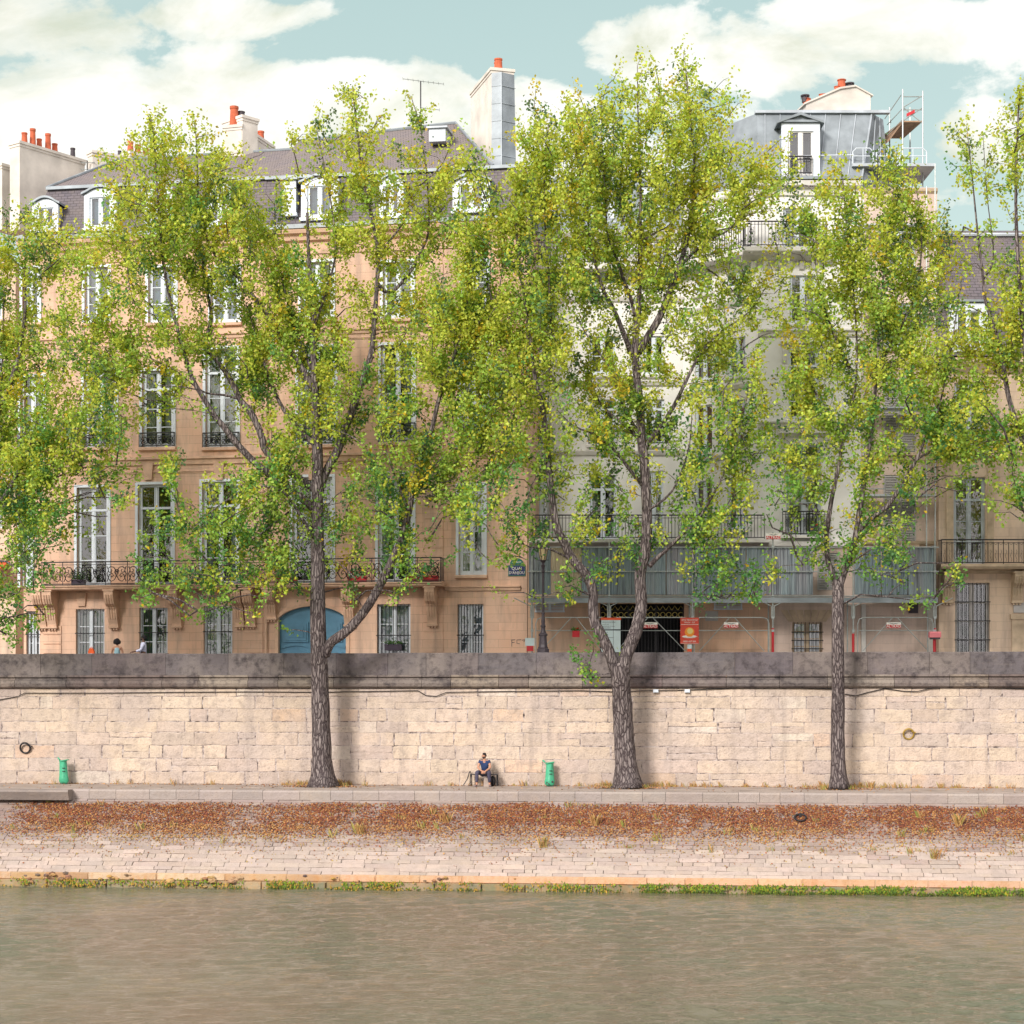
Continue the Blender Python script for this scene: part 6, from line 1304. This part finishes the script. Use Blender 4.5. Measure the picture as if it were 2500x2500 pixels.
# each limb: list of (px,py), start radius m, end radius m, depth drift m
TREES=[
('T0',-160,wD(0,1.6),'poplar tree outside the left edge of the photo with its leafy limbs hanging into view',
 [([(-170,1925),(-165,1700),(-160,1500),(-150,1350),(-150,1100),(-140,900),(-130,600)],.45,.08,0),([(-160,1420),(-80,1330),(0,1230),(60,1120),(100,1000)],.16,.03,-1.2),([(-155,1250),(-60,1100),(20,950),(55,820),(62,700),(60,560)],.15,.02,.8),([(-165,1500),(-90,1440),(0,1370),(50,1400)],.1,.02,-2),([(-20,1255),(80,1190),(180,1150),(260,1130)],.06,.01,-1.8),([(-160,1380),(-70,1200),(-10,1050),(5,900),(10,700)],.12,.02,2)]),
('T1',785,TW[0],'tall poplar with a slanting low limb rising before the blue carriage door',
 [([(787,1926),(785,1850),(782,1750),(779,1640),(778,1600),(776,1500),(776,1400),(775,1300),(775,1200),(775,1120),(772,1040),(768,950),(765,850),(765,750),(755,650),(750,520)],.37,.05,0),
  ([(792,1600),(806,1571),(840,1546),(867,1520),(903,1473),(940,1405),(966,1350),(983,1310),(1000,1240),(1008,1170),(1030,1105),(1053,1050),(1070,980),(1089,920),(1115,850),(1140,740),(1150,640)],.19,.03,-1.6),
  ([(778,1205),(792,1160),(825,1098),(838,1055),(854,1018),(875,960),(895,900),(908,855),(914,780),(919,717),(922,627),(910,540),(885,430),(870,300),(862,230)],.17,.02,.6),
  ([(960,712),(998,670),(1020,627),(1045,572),(1045,470),(1030,330),(1005,240)],.07,.015,.9),([(921,690),(940,712),(962,710)],.07,.07,.7),
  ([(922,620),(950,590),(985,540),(1010,470),(1080,400),(1110,310)],.05,.012,0),
  ([(775,1250),(740,1220),(690,1180),(630,1136),(580,1085),(545,1040),(525,1017),(496,970),(475,935),(458,890),(430,790),(400,650),(385,480),(375,330),(365,290)],.15,.02,-1.2),
  ([(777,1200),(720,1160),(652,1103),(640,1070),(627,1035),(608,1000),(587,977),(572,945),(558,919),(530,880),(504,846),(504,825),(516,774),(505,710),(496,654),(485,520),(480,360),(475,300)],.15,.02,.8),
  ([(585,975),(550,965),(500,958),(460,930),(420,900),(340,860),(250,800),(190,760)],.05,.01,-.8),
  ([(775,1090),(740,1060),(715,1030),(690,996),(661,935),(640,870),(620,800),(600,740)],.12,.02,1.6),
  ([(768,960),(735,895),(690,833),(665,790),(636,746),(607,710),(575,670),(537,644),(500,570),(460,470),(440,380)],.13,.02,-.4),
  ([(765,800),(800,700),(820,600),(800,450),(770,300)],.07,.015,1.2),([(775,1330),(740,1270),(690,1200),(620,1190),(540,1230),(470,1290)],.07,.015,-2.2),([(705,1250),(640,1300),(560,1360),(510,1420)],.04,.01,-2.4),
  ([(760,900),(720,800),(680,640),(670,500)],.07,.015,1.8),([(1000,1250),(960,1150),(930,1050),(950,1000)],.05,.01,-2),([(1005,1180),(1080,1120),(1160,1060),(1210,980)],.06,.012,-1.5),([(1100,880),(1160,800),(1220,700),(1230,560)],.05,.012,-1)]),
('T2',1530,TW[1],'tallest poplar, forking into two stems just above the parapet right of the street lamp',
 [([(1532,1926),(1526,1850),(1521,1780),(1517,1700),(1514,1650),(1512,1625)],.40,.33,0),
  ([(1506,1650),(1490,1600),(1470,1555),(1452,1521),(1447,1480),(1448,1447),(1432,1405),(1398,1366),(1380,1330),(1361,1292),(1350,1240),(1344,1184),(1338,1130),(1334,1080),(1330,1040),(1323,989),(1308,930),(1298,860),(1285,760),(1268,640),(1258,520),(1262,430)],.21,.03,-.8),
  ([(1520,1650),(1526,1610),(1540,1570),(1553,1538),(1562,1500),(1566,1470),(1563,1403),(1576,1343),(1580,1252),(1576,1184),(1573,1120),(1566,1080),(1562,989),(1554,920),(1551,870),(1551,844),(1556,780),(1559,754),(1562,690),(1562,627),(1562,594),(1564,500),(1562,400),(1558,300),(1556,160)],.25,.015,.4),
  ([(1560,860),(1580,825),(1605,785),(1625,740),(1640,700),(1655,660),(1668,620),(1678,580),(1688,540),(1692,480),(1695,400),(1685,280),(1672,150)],.15,.015,1.0),
  ([(1666,645),(1700,610),(1740,582),(1780,560),(1810,520),(1825,460),(1835,400)],.06,.012,.2),
  ([(1545,870),(1525,820),(1500,760),(1485,730),(1471,703),(1455,650),(1440,570),(1420,450),(1400,330)],.11,.015,-1.2),
  ([(1550,770),(1540,730),(1526,692),(1512,650),(1500,620),(1488,590),(1482,565),(1478,480),(1470,360),(1468,240)],.08,.012,1.4),
  ([(1564,594),(1580,580),(1605,565),(1640,540),(1650,440),(1640,330)],.06,.012,-.6),([(1562,594),(1530,560),(1515,500),(1520,380),(1515,260)],.06,.012,.5),
  ([(1568,1185),(1540,1150),(1500,1100),(1450,1060),(1400,1040),(1360,1000)],.08,.015,-1.8),([(1566,1080),(1540,1050),(1510,1025),(1480,1000),(1455,965),(1430,880)],.09,.015,1.2),([(1562,1060),(1530,1010),(1510,960),(1490,900),(1440,830),(1400,760)],.07,.015,-.5),
  ([(1586,1382),(1605,1362),(1630,1340),(1665,1305),(1704,1269),(1740,1210),(1775,1140),(1800,1080),(1825,960)],.09,.015,-1.4),
  ([(1572,1100),(1585,1075),(1606,1050),(1640,1000),(1664,953),(1682,915),(1700,880),(1721,848),(1760,810),(1830,760),(1870,700)],.11,.015,1.2),
  ([(1345,930),(1342,880),(1345,800),(1340,680),(1330,540),(1330,400),(1340,300)],.07,.012,-1.6),([(1575,1250),(1640,1200),(1680,1100),(1690,1000)],.06,.012,-2.2),([(1700,1270),(1690,1340),(1700,1400),(1690,1450)],.03,.008,-1.8),([(1395,1366),(1340,1340),(1280,1330),(1240,1270)],.05,.01,-1.5),
  ([(1320,960),(1280,900),(1220,800),(1190,680),(1180,560)],.06,.012,.2),([(1700,640),(1760,680),(1820,740),(1870,760)],.04,.01,1),
  ([(1508,1640),(1480,1600),(1455,1590),(1425,1620)],.02,.008,-.5),([(1535,1600),(1535,1570),(1550,1550)],.015,.008,-.6)]),
('T3',2047,TW[2],'slim straight poplar forking at the hoarding level near the right',
 [([(2048,1926),(2046,1850),(2045,1780),(2046,1700),(2045,1600),(2045,1500),(2046,1440),(2044,1420)],.26,.2,0),
  ([(2042,1435),(2035,1406),(2022,1370),(2018,1330),(2020,1290),(2025,1252),(2034,1200),(2045,1151),(2052,1110),(2058,1060),(2070,1010),(2086,960),(2092,860),(2088,760),(2078,650),(2065,520),(2052,400)],.12,.015,.6),
  ([(2050,1430),(2065,1386),(2085,1330),(2095,1270),(2106,1200),(2118,1120),(2132,1020),(2140,900),(2150,780),(2160,640),(2178,500),(2190,370)],.14,.015,-.6),
  ([(2092,1300),(2125,1268),(2163,1238),(2185,1210),(2203,1185),(2220,1155),(2236,1125),(2258,1075),(2271,1043),(2290,1000),(2310,920),(2330,800),(2340,720)],.10,.015,-1.4),
  ([(2066,1386),(2090,1365),(2120,1345),(2160,1325),(2200,1330),(2240,1370)],.04,.01,-2),([(2236,1125),(2290,1090),(2350,1075),(2420,1080)],.04,.01,-1.4),([(2058,1060),(2020,1000),(1980,940),(1950,860)],.06,.012,1.4),([(2020,1320),(1990,1340),(1960,1380)],.03,.01,-1),
  ([(2075,900),(2030,800),(2000,700),(1980,560)],.06,.012,-.6),([(2140,900),(2200,800),(2240,700),(2250,560),(2235,450)],.06,.012,.8),([(2040,1180),(1990,1150),(1940,1120)],.03,.01,-1)]),
('T4',2640,wD(2640,1.6),'poplar rooted outside the right edge with thin bare-topped limbs over the slate roof',
 [([(2650,1925),(2645,1700),(2640,1500),(2635,1300),(2630,1000),(2620,700),(2600,400)],.4,.06,0),
  ([(2640,1400),(2590,1280),(2540,1160),(2495,1070),(2465,980),(2450,900),(2435,830),(2420,780),(2405,730),(2398,660),(2388,580),(2378,480),(2368,380),(2360,310)],.13,.012,.8),
  ([(2402,680),(2420,650),(2425,600),(2410,480),(2400,330)],.04,.01,1.0),([(2640,1200),(2560,1050),(2510,900),(2490,700),(2480,500),(2485,300),(2490,220)],.14,.02,-.8),
  ([(2640,1450),(2560,1350),(2500,1250),(2470,1150)],.08,.015,-1.5),([(2630,1100),(2560,900),(2540,700),(2530,450)],.1,.02,1.2),([(2420,775),(2370,750),(2330,735)],.03,.008,.8),([(2455,930),(2400,880),(2350,850)],.04,.01,1.2)])]
VIS=[];owner_pts=[]
nodes_all=[]
def limb3d(l,D0,base_extra=0):
    pts,r0,r1,dr=l; n=len(pts); out=[]
    for i,(px_,py_) in enumerate(pts):
        t=i/(n-1); D=D0+dr*(t**.8) if dr else D0+.25*math.sin(i*1.1)*min(1,t*2); out.append(Vector(P(px_,py_,D)))
    return out
tree_data=[]
for (tn,pxb,D0,label,limbs) in TREES:
    segs=[];nd=[];ndr=[];endc=[]
    mb=MB()
    for li,l in enumerate(limbs):
        p3=limb3d(l,D0)
        if li>0:  # attach the start of each limb to the nearest node already built
            a=min(nd,key=lambda q:(Vector(q)-p3[0]).length) if nd else p3[0]
            off=Vector(a).y-p3[0].y
            m_=len(p3)
            for i in range(m_):
                f=max(0,1-i/max(1,min(5,m_-1))); Dn=p3[i].y+off*f; px_,py_=l[0][i]; p3[i]=Vector(P(px_,py_,Dn))
        # resample smooth
        fine=[]
        for i in range(len(p3)-1):
            q0=p3[max(0,i-1)];q1=p3[i];q2=p3[i+1];q3=p3[min(len(p3)-1,i+2)]
            for k in range(4):
                t=k/4; fine.append(.5*((2*q1)+(q2-q0)*t+(2*q0-5*q1+4*q2-q3)*t*t+(3*q1-q0-3*q2+q3)*t**3))
        fine.append(p3[-1]); m_=len(fine); r0,r1=l[1],l[2]
        rad=[r0+(r1-r0)*(i/(m_-1))**(1.25 if r0>.14 else .95) for i in range(m_)]
        if li==0:
            for i in range(m_):
                hgt=fine[i].z; 
                if hgt<1.2: rad[i]*=1+.55*(max(0,1-hgt/1.2))**2.2
        if r0<=.26 or li>0:
            for q in (fine[-1],fine[-3],fine[-5],fine[-8] if m_>8 else fine[-2]): endc.append((li,q+Vector((random.gauss(0,.12),random.gauss(0,.12),random.gauss(.1,.15)))))
        rad=[r*(1+random.uniform(-.04,.04)) for r in rad]
        # bark tube with lobed flare
        n=14 if r0>.15 else (9 if r0>.07 else 6)
        b0=len(mb.v); mb.tube(fine,rad,n)
        if li==0 or r0>.15:
            for vi in range(b0,len(mb.v)):
                v=Vector(mb.v[vi]); k=(vi-b0)//n; c=fine[min(k,m_-1)]; d=v-c; th=math.atan2(d.y,d.x); fl=1+.05*math.sin(5*th+k*.15)+.03*math.sin(9*th)
                if fine[min(k,m_-1)].z<.8: fl+=.10*math.sin(4*th+1)*(1-fine[min(k,m_-1)].z/.8)
                mb.v[vi]=tuple(c+d*fl)
        for i,q in enumerate(fine):
            if q.z>3.0 or r0<.1: nd.append(tuple(q)); ndr.append(rad[i])
    tree_data.append([tn,pxb,D0,label,mb,nd,ndr,[q for li_,q in endc if q.z>9 and not (tn=='T1' and li_ in (99,))]])
# sample foliage clump centres from the crown density
ND=[np.array(t[5]) for t in tree_data]
NPX=[np.stack([1250+F*a[:,0]/a[:,1],HZ-F*(a[:,2]-EZ)/a[:,1]],1) for a in ND]
cl_per=CLK
for gx in GX:
    for gy in GY:
        c=dens(gx*50+25,gy+25)
        if gx<0 or gx>49:
            if gx<-6 or gx>59: c=0
            c=min(c,7)
        if c==0: continue
        cov=(0,.05,.12,.21,.32,.45,.58,.72,.84,.94)[c]; lam=-math.log(1-cov)*cl_per
        k=np.random.RandomState((gx+20)*1310+gy).poisson(lam)
        for _ in range(k):
            px_=gx*50+random.uniform(0,50); py_=gy+random.uniform(0,50)
            if (abs(px_-1326)<34 and 1290<py_<1420) or (1228<px_<1296 and 1358<py_<1432): continue
            if random.random()>.6+.95*mn.noise(Vector((px_/48.,py_/40.,3.3))): continue
            if gx>=44 and py_<1000 and random.random()<(.3 if py_<800 else .1): continue
            best=None
            py_+=16
            for ti in range(len(ND)):
                dd=np.abs(NPX[ti]-np.array([px_,py_])); d=np.hypot(dd[:,0],dd[:,1]*.8); j=int(d.argmin())
                if best is None or d[j]<best[0]: best=(d[j],ti,j)
            _,ti,j=best; D=ND[ti][j,1]+random.gauss(.3,.55+min(1.4,best[0]/70))
            D=max(tree_data[ti][2]-4.6,min(tree_data[ti][2]+5.0,D)); D=min(D,76.3)
            tree_data[ti][7].append(Vector(P(px_,py_,D)))
LEAFN=LPC
for td in tree_data:
    tn,pxb,D0,label,mb,nd,ndr,cl=td
    cl=[np.array(c) for c in cl]; 
    nodes=np.array(nd); nr=list(ndr); nb=len(nodes)
    cap=np.zeros((nb+len(cl)*4,3)); cap[:nb]=nodes; cnt=nb
    order=sorted(range(len(cl)),key=lambda i: float(np.min(np.linalg.norm(nodes-cl[i],axis=1))))
    tw=MB(); LV=[];LC=[]
    LP=[];LS=[]
    twn=[]
    for oi in order:
        c=cl[oi]; d=cap[:cnt]-c; dist=np.sqrt((d**2).sum(1))+np.maximum(0,d[:,2]+.15)*2.5   # prefer lower attachment
        j=int(dist.argmin()); a=cap[j]; L_=float(np.linalg.norm(c-a))
        if L_<.03: continue
        up=np.array([0,0,.18*L_]); m1=a+(c-a)*.35+up*.5+rng.normal(0,.04,3)*L_; m2=a+(c-a)*.7+up*.3+rng.normal(0,.04,3)*L_
        r=min(.028,.008+.012*L_)
        if L_>1.0: r=min(.05,.02*L_)
        twn.append((a,m1,m2,c,r))
        tw.tube([a,m1,m2,c],[r,r*.8,r*.6,r*.35],3,caps=False)
        for q in (m1,m2,c): cap[cnt]=q; cnt+=1
        # leaves: spread round the clump, stretched along the shoot
        n=max(6,int(rng.normal(LEAFN,LEAFN*.3))); dr_=(c-m1); dr_/= (np.linalg.norm(dr_)+1e-6); dr_=dr_+np.array([0,0,.8]); dr_/=np.linalg.norm(dr_)
        t=rng.uniform(-.5,.42,n)[:,None]; pos=c+dr_*t+rng.normal(0,.125,(n,3)); LP.append(pos)
        # colour of the shoot: green, some lime, some turning yellow towards the top of the tree
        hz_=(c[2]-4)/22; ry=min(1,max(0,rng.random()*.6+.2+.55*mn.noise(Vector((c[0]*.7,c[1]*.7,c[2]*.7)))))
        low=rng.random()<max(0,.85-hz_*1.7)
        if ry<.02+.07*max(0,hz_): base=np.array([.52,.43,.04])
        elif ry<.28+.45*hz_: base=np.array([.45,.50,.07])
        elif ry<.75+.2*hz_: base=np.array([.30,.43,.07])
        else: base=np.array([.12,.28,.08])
        if low: base=(np.array([.12,.27,.06]),np.array([.06,.16,.05]),np.array([.20,.36,.06]))[rng.integers(3)]  # low shoots: shade of the lower crown painted into the leaf colour
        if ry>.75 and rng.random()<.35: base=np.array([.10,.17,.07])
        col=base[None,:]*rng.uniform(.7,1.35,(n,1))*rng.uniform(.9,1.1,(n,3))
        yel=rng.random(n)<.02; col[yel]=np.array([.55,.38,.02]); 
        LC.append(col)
    LP=np.concatenate(LP); LC=np.concatenate(LC); n=len(LP)
    nrm=rng.normal(0,1,(n,3)); nrm[:,2]+=.35; nrm[:,1]-=.25; nrm/=np.linalg.norm(nrm,axis=1)[:,None]
    u=rng.normal(0,1,(n,3)); u[:,2]-=.6; u-=nrm*(u*nrm).sum(1)[:,None]; u/=np.linalg.norm(u,axis=1)[:,None]; v=np.cross(nrm,u)
    s=rng.uniform(.045,.082,n)[:,None]*LSZ
    # heart/diamond leaf: base, side, tip, side with a slight fold
    q0=LP-u*s*.75; q1=LP-u*s*.15+v*s*.62+nrm*s*.15; q2=LP+u*s*.95; q3=LP-u*s*.15-v*s*.62+nrm*s*.15
    VV=np.stack([q0,q1,q2,q3],1).reshape(-1,3)
    base=Vector(P(pxb,1922,D0)); base.z=0
    e=empty('poplar_tree',tuple(base),0,label,'tree','poplars on the lower quay')
    bv=np.array(base)
    me=bpy.data.meshes.new('crown'); me.vertices.add(4*n); me.vertices.foreach_set('co',(VV-bv).astype(np.float32).ravel()); me.loops.add(4*n); me.polygons.add(n)
    me.loops.foreach_set('vertex_index',np.arange(4*n,dtype=np.int32)); me.polygons.foreach_set('loop_start',np.arange(0,4*n,4,dtype=np.int32)); me.polygons.foreach_set('loop_total',np.full(n,4,dtype=np.int32)); me.update(calc_edges=True)
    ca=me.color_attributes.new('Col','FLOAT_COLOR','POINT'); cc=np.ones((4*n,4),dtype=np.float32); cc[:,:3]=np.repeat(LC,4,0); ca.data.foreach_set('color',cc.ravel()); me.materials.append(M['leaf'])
    o=bpy.data.objects.new('crown',me); COL.objects.link(o); o.parent=e
    k_=len(mb.v); mb.v+=tw.v; mb.f+=[tuple(i+k_ for i in q) for q in tw.f]; mb.v=[(a-bv[0],b-bv[1],c) for a,b,c in mb.v]; mb.build('trunk',M['bark'],e,smooth=True)
    print(tn,'clumps',len(cl),'leaves',n)

for px_,r_ in ((787,.62),(1532,.7),(2048,.5)):
    x=wx(px_,1.6); pts=[]
    for k in range(22):
        th=2*PI*k/22; rr=r_*random.uniform(.85,1.25); pts.append((x+rr*1.5*math.cos(th),-1.6+rr*.9*math.sin(th)))
    mb=MB(); mb.add([(a,b,.006) for a,b in pts],[tuple(range(22))]); o=mb.build('tree_pit',M['earth'],None,(X0,Y0,0),rz=WA); tag(o,kind='structure')
